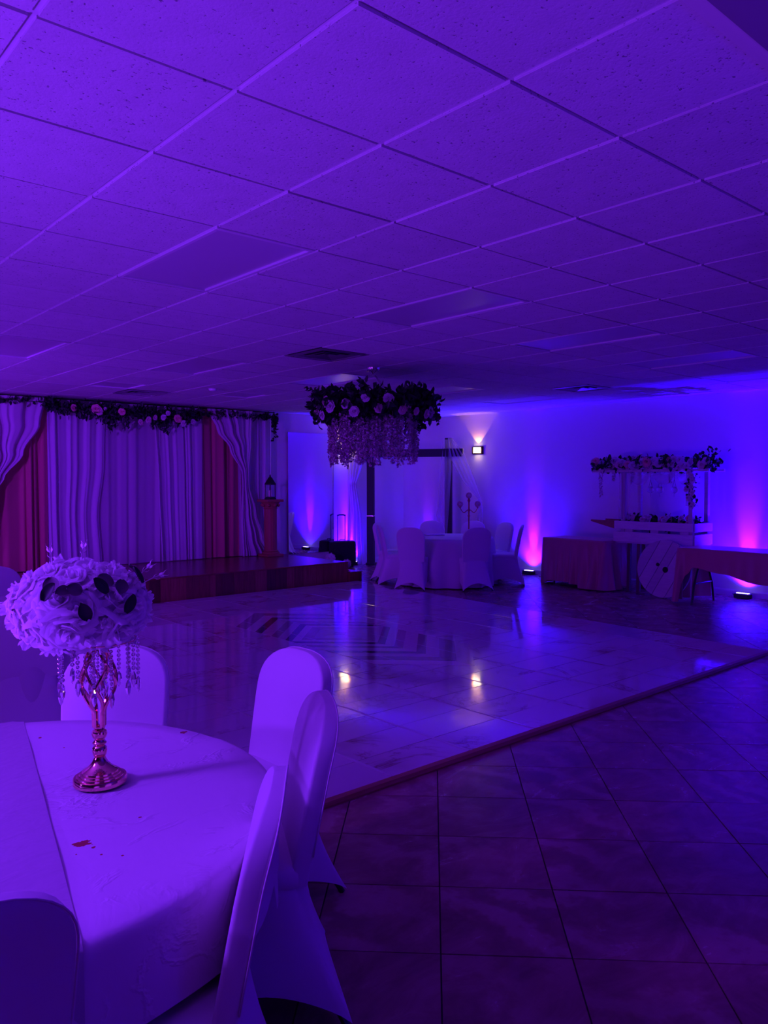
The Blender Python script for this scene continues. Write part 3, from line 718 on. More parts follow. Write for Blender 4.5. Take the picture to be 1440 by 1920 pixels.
# ------------------------------------------------------------------ round tables with cloths
def round_table(c, r, label, group):
    t = thing('round_table', label, 'table', (c[0], c[1], 0), 0, group)
    MB().lathe([(r-.03, .725), (r-.01, .727), (r-.008, .75), (r-.03, .752)], 48).build('tabletop', M['raw_wood'], t, True)
    for k in range(4):
        a = k*PI/2+.78; x, y = .28*math.cos(a), .28*math.sin(a); MB().tube([(x*1.25, y*1.25, 0), (x, y, .4), (x, y, .727)], .014, 6).build('leg', M['black'], t, True)
    return t
def cloth_round(c, r, label, m, seed, tucked=(), z=.757, fold=.035, nfold=15, group=None):
    rr = random.Random(seed); ph = [rr.uniform(0, 6.28) for _ in range(5)]
    def bottom(a):
        k = 0
        for b, hw in tucked:
            d = abs((a-b+PI) % (2*PI)-PI); k = max(k, 1-min(max((d-hw)/.10, 0), 1))
        return lerp(.015, .53, k*k*(3-2*k)), k
    def fn(u, v):
        a = 2*PI*u
        if v < .3:
            q = v/.3; rr_ = r*q; zz = z + .0014*math.sin(6*q+3*a+ph[0])*math.sin(2*a+ph[1])*q
            return (rr_*math.cos(a), rr_*math.sin(a), zz)
        q = (v-.3)/.7; zb, k = bottom(a); zz = lerp(z, zb, q)
        e = min(q*9, 1); rad = r + .012*math.sin(e*PI/2); zz = z-(z-zb)*q if q > 0 else z
        s = math.sin(nfold*a+ph[2]+.7*math.sin(3*a+ph[3])+.3*q)
        rad += fold*q**.8*(1.1*s+.35)*(1-.75*k) + .03*q*(1-k)
        return (rad*math.cos(a), rad*math.sin(a), zz)
    o = MB().grid(fn, 240, 44, True).build('tablecloth', m, smooth='all', loc=(c[0], c[1], 0))
    return tag(o, label, 'tablecloth', group)
NC, NR = (.534, 2.338), .822
round_table(NC, NR, 'round table under the stained white cloth in the foreground', 'round banquet tables')
tk = [(math.radians(-14), .36), (math.radians(-63), .42), (math.radians(-108), .20)]
cloth_round(NC, NR, 'white stained tablecloth on the near round table', M['linen_near'], 2, tk, fold=.03, nfold=11, group='white round tablecloths')
round_table((TC.x, TC.y), .74, 'round table under a white cloth in the far corner', 'round banquet tables')
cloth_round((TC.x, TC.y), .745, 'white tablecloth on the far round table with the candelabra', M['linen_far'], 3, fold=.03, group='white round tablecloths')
T2 = (1.70, 5.86)
round_table(T2, .74, 'round table under a white cloth behind the bouquet', 'round banquet tables')
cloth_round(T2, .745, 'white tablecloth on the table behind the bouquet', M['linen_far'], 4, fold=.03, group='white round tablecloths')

# satin runner over the near table
rd = Vector((-.226, -1.0)).normalized(); rn = Vector((-rd.y, rd.x))      # along, across
rc = Vector(NC) + rn*0
def runner(u, v):
    s = (v-.5)*2*(NR+.30); w = (u-.5)*.37
    p = rd*s + rn*w; d = p.length
    half = math.sqrt(max(NR**2-w*w, 0)); over = max(abs(s)-half, 0)
    if over > 0:
        p = rd*math.copysign(half+.022+.02*over, s)+rn*w; z = .760-over
    else: z = .7605+.0022*math.sin(9*s+8*w)*math.sin(5*s+2)+.0012
    return (p.x, p.y, z)
tag(MB().grid(runner, 20, 130).build('table_runner', M['satin_white'], smooth='all', loc=(NC[0], NC[1], 0)), 'white satin runner lying across the near round table', 'runner')

# ------------------------------------------------------------------ candlestick vase with bouquet
VX, VY_, VZ = .875, 2.29, .7625
va = thing('candlestick_vase', 'rose gold twisted candlestick vase with hanging crystal strands', 'vase', (VX, VY_, VZ))
MB().lathe([(.074, 0), (.0765, .002), (.0765, .018), (.0745, .021), (.068, .0215), (.0672, .0255), (.0655, .0265), (.060, .027), (.0592, .0315), (.0575, .0325), (.0525, .033), (.0515, .038), (.050, .039), (.044, .042), (.034, .050), (.024, .061), (.018, .073), (.016, .080)], 48).build('base', M['gold'], va, True)
MB().lathe([(.014, .078), (.019, .084), (.0215, .096), (.0205, .106), (.015, .112), (.0195, .118), (.0205, .121), (.016, .126), (.015, .131), (.020, .138), (.0225, .147), (.0205, .156), (.013, .162), (.017, .166), (.017, .170), (.0125, .173)], 32).build('stem', M['gold'], va, True)
def cage(z):
    k = (z-.17)/.235; return .017+.031*math.sin(PI*min(max((k-.22)/.78, 0), 1))**.9+.004*k
for k in range(8):
    sgn = 1 if k % 2 else -1; a0 = 2*PI*(k//2)/4 + (.4 if sgn > 0 else 0)
    pts = []
    for q in range(22):
        z = .170+.235*q/21; kk = max((q/21-.30)/.7, 0); a = a0 + sgn*1.9*kk; r = cage(z); pts.append((r*math.cos(a), r*math.sin(a), z))
    MB().tube(pts, [.0052-.0018*abs(q/21-.4) for q in range(22)], 6).build('twisted_rib', M['gold'], va, True)
MB().lathe([(.018, .400), (.030, .404), (.060, .409), (.060, .413), (.018, .414)], 32).build('top_plate', M['gold'], va, True)
rr = random.Random(9)
def beads(L, drop=True, r=.0062):
    mb = MB(); z = 0
    while z > -L: mb.ball((0, 0, z), r*rr.uniform(.85, 1.1), 8, 6); z -= r*2.15
    if drop: mb.lathe([(.001, z+.004), (.0065, z-.006), (.0085, z-.020), (.0055, z-.036), (.0006, z-.046)], 6)
    return mb.mesh('crystal_strand', M['crystal'], False)
bm_ = [beads(L) for L in (.085, .11, .13, .10)]; bi = beads(.09, True, .005)
for k in range(14):
    a = 2*PI*k/14+.2; r = .104+.01*(k % 2); link('crystal_strand', bm_[k % 4], va, (r*math.cos(a), r*math.sin(a), .424), (0, 0, a))
for k in range(5):
    a = 2*PI*k/5; link('crystal_strand', bi, va, (.022*math.cos(a), .022*math.sin(a), .398), (0, 0, a))
mb = MB(); mb.tube([(.110*math.cos(a*PI/16), .110*math.sin(a*PI/16), .428) for a in range(33)], .002, 5)
for k in range(4): mb.tube([(.055*math.cos(k*PI/2), .055*math.sin(k*PI/2), .411), (.110*math.cos(k*PI/2), .110*math.sin(k*PI/2), .428)], .002, 5)
mb.build('hanging_ring', M['gold'], va)
bq = thing('flower_bouquet', 'large white rose and hydrangea bouquet on the gold vase', 'bouquet', (VX-.040, VY_+.030, VZ+.392))
BH = .135
MB().ball((0, 0, BH), .125, 20, 12, .62).build('foam_core', M['petal'], bq, True)
rr = random.Random(31); n = 60; ga = PI*(3-math.sqrt(5))
for k in range(n):
    zz = 1-1.86*(k+.5)/n; rad = math.sqrt(max(1-zz*zz, 0)); a = k*ga
    d = Vector((rad*math.cos(a), rad*math.sin(a), zz)); ax = Vector((.163, .163, .100))
    p = Vector((d.x*ax.x, d.y*ax.y, d.z*ax.z+BH)); nn = Vector((d.x/ax.x, d.y/ax.y, d.z/ax.z)).normalized()
    me = rr.choice(rose_hi+rose_open[:2]) if k % 3 else rr.choice(rose_open)
    o = put_rose(me, bq, p, nn+Vector((rr.uniform(-.2, .2), rr.uniform(-.2, .2), rr.uniform(-.2, .2))), rr.uniform(.054, .072))
def oval_leaf(L, w, m, fold=.1):
    mb = MB().grid(lambda u, v: (L*v, w*(2*u-1)*math.sin(PI*min(max(v*.94+.04, 0), 1))**.6, fold*L*(2*u-1)**2-.12*L*v*v), 6, 9); return mb.mesh('leaf', m, 'all')
euc = [oval_leaf(.048, .022, M['leaf_euc']), oval_leaf(.042, .020, M['leaf_euc'], .2)]; dk = oval_leaf(.055, .018, M['leaf'], .15)
toc = Vector((-VX, -VY_, CAMZ-VZ-.418-BH)).normalized(); rgt = Vector((toc.y*-1, toc.x, 0)).normalized()*-1
def dome(px, py):      # a point on the dome seen from the front: px to the right, py up, -1..1
    s = math.sqrt(max(1-px*px-py*py, .02)); d = (rgt*-1*px*-1 + Vector((0, 0, 1))*py + Vector((toc.x, toc.y, 0)).normalized()*s).normalized(); return d
rgt = Vector((math.cos(YAW), -math.sin(YAW), 0)); fr = Vector((-.36, -.93, 0)).normalized(); rgt = Vector((-fr.y, fr.x, 0))
def surf(px, py, k=1.0):
    s = math.sqrt(max(1-px*px-py*py, .01)); d = (rgt*px + Vector((0, 0, 1))*py + fr*s)
    return Vector((d.x*.215*k, d.y*.215*k, d.z*.142*k+BH)), Vector((d.x/.215, d.y/.215, d.z/.142)).normalized()
for px, py, me, ra in ((-.30, .48, euc[0], .3), (-.08, .50, euc[1], 1.9), (.04, .46, euc[1], 1.2), (-.40, .34, dk, -.5), (.42, .56, euc[0], .9), (.50, .40, euc[1], -.4), (.80, .50, dk, .2), (.72, .70, euc[1], 1.0), (.34, .42, dk, .6), (.56, .04, dk, -.4), (.12, -.02, dk, .4)):
    p, nn = surf(px, py, 1.0); q = nn.to_track_quat('Z', 'X').to_matrix().to_4x4() @ Matrix.Rotation(ra, 4, 'Z') @ Matrix.Rotation(-.35, 4, 'Y')
    o = link('leaf', me, bq, p, q.to_euler())
def sprig_mesh():
    mb = MB(); mb.tube([(0, 0, 0), (.002, 0, .03), (0, 0, .058)], .0016, 5)
    for z, a in ((.025, 0), (.028, PI), (.042, .8), (.044, .8+PI), (.056, 0), (.056, PI)):
        vs, fs = leaf_pts(.018, .005, -.5); T = Matrix.Translation((0, 0, z)) @ Matrix.Rotation(a, 4, 'Z') @ Matrix.Rotation(-.7, 4, 'Y'); mb.add([T @ Vector(v) for v in vs], fs)
    return mb.mesh('sprig', M['sprig'])
sm = sprig_mesh()
for px, py, tx in ((-.36, .92, -.12), (.04, 1.0, .1), (.92, .52, 1.2), (-1.0, .20, -1.45), (.80, .60, .8)):
    s = math.hypot(px, py); p = rgt*px*.20 + Vector((0, 0, py*.132+BH)) + fr*.02
    d = (rgt*math.sin(tx)+Vector((0, 0, 1))*math.cos(tx)); link('sprig', sm, bq, p, d.to_track_quat('Z', 'X').to_euler())

# ------------------------------------------------------------------ far round table: candelabra and napkin
cn = thing('candelabra', 'tall gold candelabra with crystal globes on the far round table', 'candelabra', (9.55, 8.78, .762))
MB().lathe([(.075, 0), (.075, .008), (.06, .014), (.045, .03), (.022, .05), (.016, .07)], 24).build('base', M['gold_far'], cn, True)
cst = MB().lathe([(.012, .065), (.013, .30), (.020, .31), (.020, .325), (.012, .335), (.013, .39), (.022, .41), (.014, .43), (.012, .54), (.022, .56), (.026, .575), (.012, .60)], 14).build('stem', M['gold_far'], cn, True)
gm = MB(); 
for j in range(7):
    for k in range(12):
        a = -1.25+2.5*j/6; gm.ball((.044*math.cos(a)*math.cos(k*PI/6+j*.26), .044*math.cos(a)*math.sin(k*PI/6+j*.26), .044*math.sin(a)), .0100, 5, 3)
gme = gm.mesh('crystal_globe', M['crystal_far'], True)
cup = MB().lathe([(.008, -.055), (.022, -.048), (.014, -.040), (.010, -.034)], 12).mesh('cup', M['gold_far'], True)
link('crystal_globe', gme, cst, (0, 0, .655)); link('cup', cup, cst, (0, 0, .645))
va_ = Vector((math.cos(YAW), -math.sin(YAW), 0))
for k, a in enumerate((0, PI)):
    d = Matrix.Rotation(a, 3, 'Z') @ va_; pts = []
    for q in range(14):
        s = q/13; pts.append(d*(.145*s)+Vector((0, 0, .415-.050*math.sin(PI*s*.98)*1.0+.035*s*s+.03*math.sin(2*PI*s)*(1-s))))
    arm = MB().tube(pts, .007, 6).build('arm', M['gold_far'], cn, True)
    if k % 2 == 0 or True:
        e = pts[-1]; link('cup', cup, arm, (e.x, e.y, e.z+.056)); link('crystal_globe', gme, arm, (e.x, e.y, e.z+.066))
nk = thing('folded_napkin', 'white folded napkin lying on the far round table', 'napkin', (9.12, 9.16, .760), -.6)
MB().cbox(-.16, .16, -.10, .10, 0, .018, .004).build('lower_fold', M['linen_far'], nk)
MB().loft([[(x, y, .018+.010*math.sin(PI*(i/7))+.004*math.sin(9*x)) for i, y in enumerate([-.085+.024*q for q in range(8)])] + [(x, y, .016) for y in (.083, -.085)] for x in [-.14+.035*q for q in range(9)]]).build('upper_fold', M['linen_far'], nk, True)

# ------------------------------------------------------------------ black arch in the corner with its drapes
PLx, PRx = Vector((9.93, 11.74, 0)), Vector((10.72, 10.38, 0))
ad = (PRx-PLx).normalized(); an = Vector((ad.y, -ad.x, 0)); aa = math.atan2(ad.y, ad.x); al = (PRx-PLx).length
ar = thing('wedding_arch', 'black wooden arch frame with white drapes in the far corner', 'arch', (PLx.x, PLx.y, 0), aa)
MB().cbox(-.07, .07, -.05, .05, .0, .97, .006).cbox(-.085, .085, -.065, .065, 0, .05, .006).build('post', M['black_paint'], ar)
MB().cbox(-.068, .068, -.048, .048, .975, 2.46, .006).build('post', M['black_paint'], ar)
MB().cbox(al-.065, al+.065, -.05, .05, .0, 2.47, .006).cbox(al-.085, al+.085, -.065, .065, 0, .05, .006).build('post', M['black_paint'], ar)
MB().cbox(-.34, al+.30, -.112, -.052, 2.115, 2.265, .006).build('beam', M['black_paint'], ar)
MB().box(-.072, .072, -.052, .052, .965, .98).build('joint_collar', M['chrome'], ar)
def drape(name, label, m, path, wid, n, amp, seed, nu=46, nv=40):
    rr = random.Random(seed); ph = [rr.uniform(0, 6) for _ in range(4)]
    def fn(u, v):
        c = Vector([pl(v, [(k, p[i]) for k, p in path]) for i in range(3)]); w = pl(v, wid)
        s = (u-.5); x = ad*(w*s); off = an*(-amp*math.sin(2*PI*n*u+ph[0]+.8*math.sin(4*v+ph[1]))*(.4+.6*min(w*2.2, 1)))
        return tuple(c + x + off + Vector((0, 0, 0)))
    return tag(MB().grid(fn, nu, nv).build(name, m, smooth='all'), label, 'drape')
def A(s, z, o=.0): return PLx + ad*s + an*o*-1 + Vector((0, 0, z))
fo = -an      # towards the camera side
def Q(s, z, o): return PLx + ad*s + Vector((0, 0, z)) + (an if an.dot(-f_) > 0 else -an)*o
drape('arch_drape', 'white cloth drape hanging at the left of the arch, brightly lit at its foot', M['arch_cloth'], [(0, Q(-.20, 2.30, .13)), (.12, Q(-.26, 2.05, .14)), (.35, Q(-.34, 1.6, .12)), (.6, Q(-.28, 1.0, .10)), (1, Q(-.26, .02, .12))], [(0, .34), (.12, .30), (.35, .16), (.6, .24), (1, .36)], 4, .035, 3)
drape('tulle_drape', 'sheer tulle wrapped down the right arch post', M['tulle'], [(0, Q(al-.02, 2.44, .09)), (.3, Q(al-.03, 1.9, .10)), (.7, Q(al-.10, 1.0, .10)), (1, Q(al-.10, .45, .10))], [(0, .14), (.3, .22), (.7, .24), (1, .16)], 3, .03, 4)
drape('tulle_drape', 'sheer tulle swept from the right arch post toward the wall', M['tulle'], [(0, Q(al+.06, 2.46, .10)), (.2, Q(al+.20, 2.12, .12)), (.5, Q(al+.42, 1.66, .10)), (.72, Q(al+.62, 1.32, .08)), (.82, Q(al+.64, 1.1, .08)), (1, Q(al+.60, .55, .08))], [(0, .10), (.2, .32), (.5, .26), (.72, .06), (.82, .10), (1, .20)], 4, .025, 5)

# ------------------------------------------------------------------ wall sconces
for (p, nrm, l) in SCONCES:
    a = math.atan2(nrm[1], nrm[0]) - PI/2
    s = thing('wall_sconce', l, 'wall lamp', p, a + 0, 'wall sconces')
    MB().cbox(-.13, .13, 0.0, .025, -.075, .075, .004).build('back_plate', M['bronze'], s)
    lv = []
    for z in (-.052, .052): lv.append([(.085*math.cos(q*PI/12), .020+.085*math.sin(q*PI/12), z) for q in range(13)])
    MB().loft(lv).build('glass_shade', M['glow'], s, True)
    for z in (-.062, .054): MB().loft([[(.105*math.cos(q*PI/12), .018+.102*math.sin(q*PI/12), zz) for q in range(13)]+[(.088*math.cos(q*PI/12), .018+.086*math.sin(q*PI/12), zz) for q in range(12, -1, -1)] for zz in (z, z+.008)]).build('ring', M['bronze'], s)
    for sx in (-1, 1): MB().box(sx*.112-.010, sx*.112+.010, .018, .05, -.07, .07).build('side_bar', M['bronze'], s)
    n3 = Vector((nrm[0], nrm[1], 0)); P = Vector(p)
    spot('sconce_beam', P+n3*.07+Vector((0, 0, .07)), P+n3*.02+Vector((0, 0, 1.0)), 8.0, WARM, 84, .25, .012)
    spot('sconce_beam', P+n3*.07+Vector((0, 0, -.07)), P+n3*.03+Vector((0, 0, -1.0)), .3, WARM, 110, .6, .02)
    l_ = bpy.data.lights.new('sconce_glow', 'POINT'); l_.energy = 1.0; l_.color = WARM; l_.shadow_soft_size = .05
    lo = bpy.data.objects.new('sconce_glow', l_); COL.objects.link(lo); lo.location = P+n3*.125

# ------------------------------------------------------------------ uplights
for (x, y, nrm, pw, colr, l) in UPLIGHTS:
    a = math.atan2(nrm[1], nrm[0])-PI/2
    u = thing('uplight', l, 'uplight', (x, y, 0), a, 'black floor uplights')
    lv = [rrect(.115-e, .065-e, .04-e*.5, 5, 0, 0, z) for z, e in ((.006, .006), (.012, 0), (.062, 0), (.070, .008))]
    MB().loft(lv).build('housing', M['black'], u, True)
    for k in range(6):
        for j in range(2): MB().lathe([(.011, .068), (.011, .074), (.007, .076)], 10).build('lens', M['led'], u, True, loc=(-.075+.03*k, -.018+.036*j, 0))
    MB().tube([(-.12, .02, .03), (-.145, .0, .055), (-.12, -.02, .03)], .005, 6).build('bracket', M['black'], u, True)
    n3 = Vector((nrm[0], nrm[1], 0)); P = Vector((x, y, .085))
    spot('uplight_beam', P, P+n3*.22+Vector((0, 0, 1)), 480*pw, colr, 118, 1.0, .03)
    spot('uplight_core', P, P+n3*.20+Vector((0, 0, 1)), 250*pw**.5, (.26, .005, 1.0), 25, 1.0, .03)

# ------------------------------------------------------------------ mirror, suitcase, pedestal, lantern, flower balls
mr = thing('wall_mirror', 'tall frameless mirror leaning on the wall right of the stage', 'mirror', (8.72, YA-.022, .30), 0)
MB().box(-.525, .525, -.008, .0, 0, 2.26).build('glass', M['mirror'], mr)
for q in ((-.53, -.525, -.012, .002, -.004, 2.264), (.525, .53, -.012, .002, -.004, 2.264), (-.53, .53, -.012, .002, 2.26, 2.266)): MB().box(*q).build('edge', M['chrome'], mr)
sc = thing('trolley_case', 'black wheeled trolley case with its handle pulled up', 'case', (9.30, 11.85, 0), -.42)
lv = [rrect(.25-e, .12-e, .05, 5, 0, 0, z) for z, e in ((.05, .02), (.07, 0), (.44, 0), (.49, .006), (.505, .03))]
MB().loft(lv).build('body', M['black_cloth'], sc, True)
MB().loft([rrect(.20-e, .02, .015, 4, 0, -.128, z) for z, e in ((.10, .02), (.12, 0), (.34, 0), (.36, .02))]).build('front_pocket', M['black_cloth'], sc, True)
for sx in (-.075, .075): MB().tube([(sx, .07, .49), (sx, .07, .99)], .009, 8).build('handle_tube', M['black'], sc, True)
MB().tube([(-.085, .07, .99), (-.04, .07, 1.005), (.04, .07, 1.005), (.085, .07, .99)], .016, 8).build('grip', M['black'], sc, True)
for sx in (-.24, .24): MB().lathe([(.045, -.015), (.05, -.01), (.05, .01), (.045, .015)], 16, Matrix.Translation((sx*.8, .08, .05)) @ Matrix.Rotation(PI/2, 4, 'Y')).build('wheel', M['black'], sc, True)
for sx in (-.22, .22): MB().box(sx*.8-.02, sx*.8+.02, -.09, -.05, 0, .052).build('foot', M['black'], sc)
MB().tube([(-.06, -.02, .503), (-.05, -.02, .53), (.05, -.02, .53), (.06, -.02, .503)], .008, 6).build('carry_handle', M['black'], sc, True)
pdx, pdy = 7.56, 11.68
pe = thing('pedestal', 'rust coloured column pedestal on the right end of the stage', 'pedestal', (pdx, pdy, SH))
MB().cbox(-.165, .165, -.165, .165, 0, .04, .004).lathe([(.15, .04), (.16, .05), (.15, .07), (.125, .08), (.135, .09), (.118, .11)], 28).build('base', M['terracotta'], pe, True)
N = 64; lv = []
for z in (.10, .84): lv.append([((.112-.006*(.5+.5*math.cos(16*2*PI*i/N)))*math.cos(2*PI*i/N), (.112-.006*(.5+.5*math.cos(16*2*PI*i/N)))*math.sin(2*PI*i/N), z) for i in range(N)])
MB().loft(lv).build('shaft', M['terracotta'], pe, True)
mb = MB().lathe([(.112, .83), (.125, .845), (.115, .86), (.13, .90), (.16, .945), (.17, .955)], 28).cbox(-.17, .17, -.17, .17, .955, 1.0, .005)
for k in range(8):
    a = k*PI/4; mb.ball((.145*math.cos(a), .145*math.sin(a), .90), .03, 8, 6)
mb.build('capital', M['terracotta'], pe, True)
la = thing('lantern', 'black pointed metal lantern standing on the pedestal', 'lantern', (pdx, pdy, SH+1.0))
hx = lambda r, z, o=0: [(r*math.cos(k*PI/3+o), r*math.sin(k*PI/3+o), z) for k in range(6)]
MB().loft([hx(.115, 0), hx(.115, .02), hx(.105, .03), hx(.105, .045)]).build('base', M['iron'], la)
for k in range(6):
    a = k*PI/3; MB().tube([(.10*math.cos(a), .10*math.sin(a), .04), (.10*math.cos(a), .10*math.sin(a), .26)], .008, 4).build('corner_bar', M['iron'], la)
lrf = MB().loft([hx(.112, .255), hx(.112, .275), hx(.085, .31), hx(.05, .36), hx(.045, .375), hx(.03, .385), hx(.012, .40)]).build('roof', M['iron'], la)
MB().lathe([(.01, .398), (.016, .41), (.008, .425), (.002, .445)], 10).build('finial', M['iron'], lrf, True)
cd = tag(MB().lathe([(.034, 0), (.035, .004), (.035, .11), (.030, .115), (.004, .112), (.002, .125)], 20).build('candle', M['candle'], None, True, loc=(pdx, pdy, SH+1.046)), 'cream pillar candle inside the black lantern', 'candle')
def flower_ball(x, y, z, r, label, seed, h):
    rr = random.Random(seed); o = thing('flower_ball', label, 'flower ball', (x, y, z), 0, 'white flower balls')
    MB().lathe([(r*.55, 0), (r*.5, .008), (r*.16, .018), (r*.16, h), (r*.5, h+.012), (r*.5, h+.02)], 18).build('stand', M['gold_far'], o, True)
    MB().ball((0, 0, r*.86+h), r*.82, 14, 10).build('foam_core', M['petal_far'], o, True)
    for k in range(26):
        zz = 1-2*(k+.5)/26
        if zz < -.72: continue
        q = math.sqrt(1-zz*zz); a = k*ga; d = Vector((q*math.cos(a), q*math.sin(a), zz)); put_rose(rr.choice(rose_white), o, d*r*.72+Vector((0, 0, r*.90+h)), d, r*.36)
    return o
flower_ball(8.83, 11.62, .0, .115, 'white flower ball on a gold stand before the black trolley case', 2, .11)
flower_ball(SX1+.15, SY0+.22, .172, .085, 'white flower ball on a gold foot on the stage step', 3, .03)
for k, (dx, dy) in enumerate(((.06, .09), (.22, .06))):
    tag(MB().grid(lambda u, v: (.05*(u-.5), .035*(v-.5), .003+.008*math.sin(PI*u)*v), 5, 4).build('rose_petal', M['rose_pink'], smooth='all', loc=(SX1+dx, SY0+dy-.06, .172)), ('orange petal lying on the stage step left of the other', 'orange petal lying at the outer end of the stage step')[k], 'petal', 'petals on the stage step')

# ------------------------------------------------------------------ satin covered tables on the right
def fold_table(name_label, c, L, Wd, rz):
    t = thing('folding_table', name_label, 'table', (c[0], c[1], 0), rz, 'folding tables on the right')
    MB().cbox(-L/2, L/2, -Wd/2, Wd/2, .712, .748, .006).build('table_top', M['raw_wood'], t)
    for s in (-1, 1):
        x = s*(L/2-.20); mb = MB()
        for sy in (-1, 1):
            mb.tube([(x, sy*(Wd/2-.05), 0), (x, sy*(Wd/2-.10), .25), (x, sy*(Wd/2-.22), .52), (x, sy*(Wd/2-.22), .712)], .014, 7)
        mb.tube([(x, -(Wd/2-.22), .60), (x, Wd/2-.22, .60)], .012, 6); mb.tube([(x, -(Wd/2-.10), .27), (x, Wd/2-.10, .27)], .012, 6)
        mb.build('leg_frame', M['black'], t, True)
    return t
def rect_cloth(label, c, L, Wd, rz, hem, foldf, m, seed, group):
    # perimeter parametrised; drop with folds; hem(s) gives the height at fraction s of the perimeter
    rr = random.Random(seed); ph = [rr.uniform(0, 6) for _ in range(4)]
    P = rrect(L/2+.006, Wd/2+.006, .035, 6); 
    import itertools
    pts = [Vector((p[0], p[1])) for p in P]; pts.append(pts[0]); seg = [0]
    for a, b in zip(pts, pts[1:]): seg.append(seg[-1]+(b-a).length)
    tot = seg[-1]
    def per(s):
        d = (s % 1)*tot
        for k in range(len(seg)-1):
            if d <= seg[k+1]: return pts[k].lerp(pts[k+1], (d-seg[k])/max(seg[k+1]-seg[k], 1e-9))
        return pts[-1]
    NU = 260
    cache = [per(i/NU) for i in range(NU)]
    nor = []
    for i in range(NU):
        tn = (cache[(i+1) % NU]-cache[i-1]).normalized(); nor.append(Vector((tn.y, -tn.x)))
    def fn(u, v):
        i = int(round(u*NU)) % NU; p = cache[i]
        if v < .2:
            q = v/.2; e = p*q; return (e.x, e.y, .754+.002*math.sin(11*e.x+ph[0])*math.sin(7*e.y))
        q = (v-.2)/.8; zb = hem(p.x/(L/2), p.y/(Wd/2)); z = lerp(.754, zb, q)
        k, n_ = foldf(p.x/(L/2), p.y/(Wd/2))
        drop = .754-z
        s = math.sin(2*PI*n_*u+ph[1]+1.2*math.sin(2*PI*5*u+ph[2])+.4*drop)
        off = .006*min(q*8, 1)+k*drop*(.5+.5*s)+.02*drop
        spill = max(.02-zb, 0)*q**6 
        if zb < 0: z = lerp(.754, 0.012+.012*(.5+.5*s)*q, q); off += -zb*q**5
        e = p+nor[i]*off
        return (e.x, e.y, max(z, .008))
    o = MB().grid(fn, NU, 34, True).build('tablecloth', m, smooth='all', loc=(c[0], c[1], 0), rot=(0, 0, rz))
    return tag(o, label, 'tablecloth', group)
# left table: local x runs along the wall (world -Y), local -y... front faces the room
C1 = (10.46, 7.16); RZ = -PI/2-.06
fold_table('folding table under rose satin left of the flower cart', C1, 1.22, .56, RZ)
def h1(x, y):
    if y < -.9 or (abs(x) > .9 and y < .2):      # room side
        return pl((x+1)/2, [(0, .0), (.06, .02), (.14, .07), (.40, .075), (.60, .05), (.72, -.08), (1, -.02)])
    return .05
rect_cloth('rose gold satin cloth puddling on the floor left of the cart', C1, 1.22, .56, RZ, h1, lambda x, y: (.10 if x > -.1 else .05, 21), M['satin_rose'], 5, 'rose satin tablecloths')
C2 = (10.20, 4.50); RZ2 = -PI/2-.05
fold_table('folding table under rose satin at the right photo edge', C2, 1.60, .66, RZ2)
def h2(x, y):
    if y < -.9 and x > -.9: return pl((x+1)/2, [(0, .03), (.10, .40), (.16, .50), (.40, .45), (.70, .36), (1, .36)])
    if x < -.9: return .03 if y > -.8 else .03
    return .40
rect_cloth('rose gold satin cloth hiked up in front at the right photo edge', C2, 1.60, .66, RZ2, h2, lambda x, y: (.14 if x < -.85 else .015, 24), M['satin_rose'], 6, 'rose satin tablecloths')
bx = thing('card_box', 'small white box standing on the satin table at the right photo edge', 'box', (10.02, 4.06, .760), 0)
MB().cbox(-.06, .06, -.06, .06, 0, .20, .003).build('body', M['card'], bx); MB().cbox(-.064, .064, -.064, .064, .20, .225, .003).build('lid', M['card'], bx)

# ------------------------------------------------------------------ white flower cart
ct = thing('flower_cart', 'white pallet wood flower cart with canopy posts', 'cart', (10.62, 5.93, 0))
CL, CD = .615, .26           # half length (along y), half depth (along x); front is -x, right end is -y
def plank(x0, x1, y0, y1, z0, z1, nm='plank', m='white_wood', T=None): return MB().cbox(x0, x1, y0, y1, z0, z1, .004, T).build(nm, M[m], ct)
for sx in (-1, 1):
    fx = (-CD-.022, -CD) if sx < 0 else (CD, CD+.022)
    plank(*fx, -CL, CL, .935, 1.055); plank(*fx, -CL-.0, CL+.02, .745, .895)
    for yy in (-CL+.06, -.10, CL-.30): plank(fx[0]+.004 if sx < 0 else fx[0]-.02, fx[1]+.016 if sx < 0 else fx[1]-.004, yy, yy+.13, .895, .935, 'batten')
for y0 in (-CL-.022, CL):
    plank(-CD, CD, y0, y0+.022, .935, 1.055); plank(-CD, CD, y0, y0+.022, .745, .895)
for k in range(4): plank(-CD+.13*k+.002, -CD+.13*(k+1)-.002, -CL, CL, .725, .745)
for sx in (-1, 1):
    for (yy, zz) in ((-CL+.05, 1.78), (CL-.12, 1.78)): plank(sx*(CD-.035)-.03, sx*(CD-.035)+.03, yy-.03, yy+.03, .745, zz, 'post')
for sx in (-1, 1): plank(sx*(CD-.035)-.022, sx*(CD-.035)+.022, -CL-.20, CL+.42, 1.78, 1.82, 'canopy_beam')
for yy in (-.55, -.2, .15, .5, .85): plank(-CD-.06, CD+.06, yy-.025, yy+.025, 1.82, 1.838, 'canopy_slat')
for sx in (-1, 1):
    for yy in (CL-.20, CL-.36): MB().cbox(-.026, .026, -.026, .026, 0, .735, .004, Matrix.Translation((sx*.2, yy, 0)) @ Matrix.Rotation(sx*-.02, 4, 'Y')).build('leg', M['dark_wood'], ct)
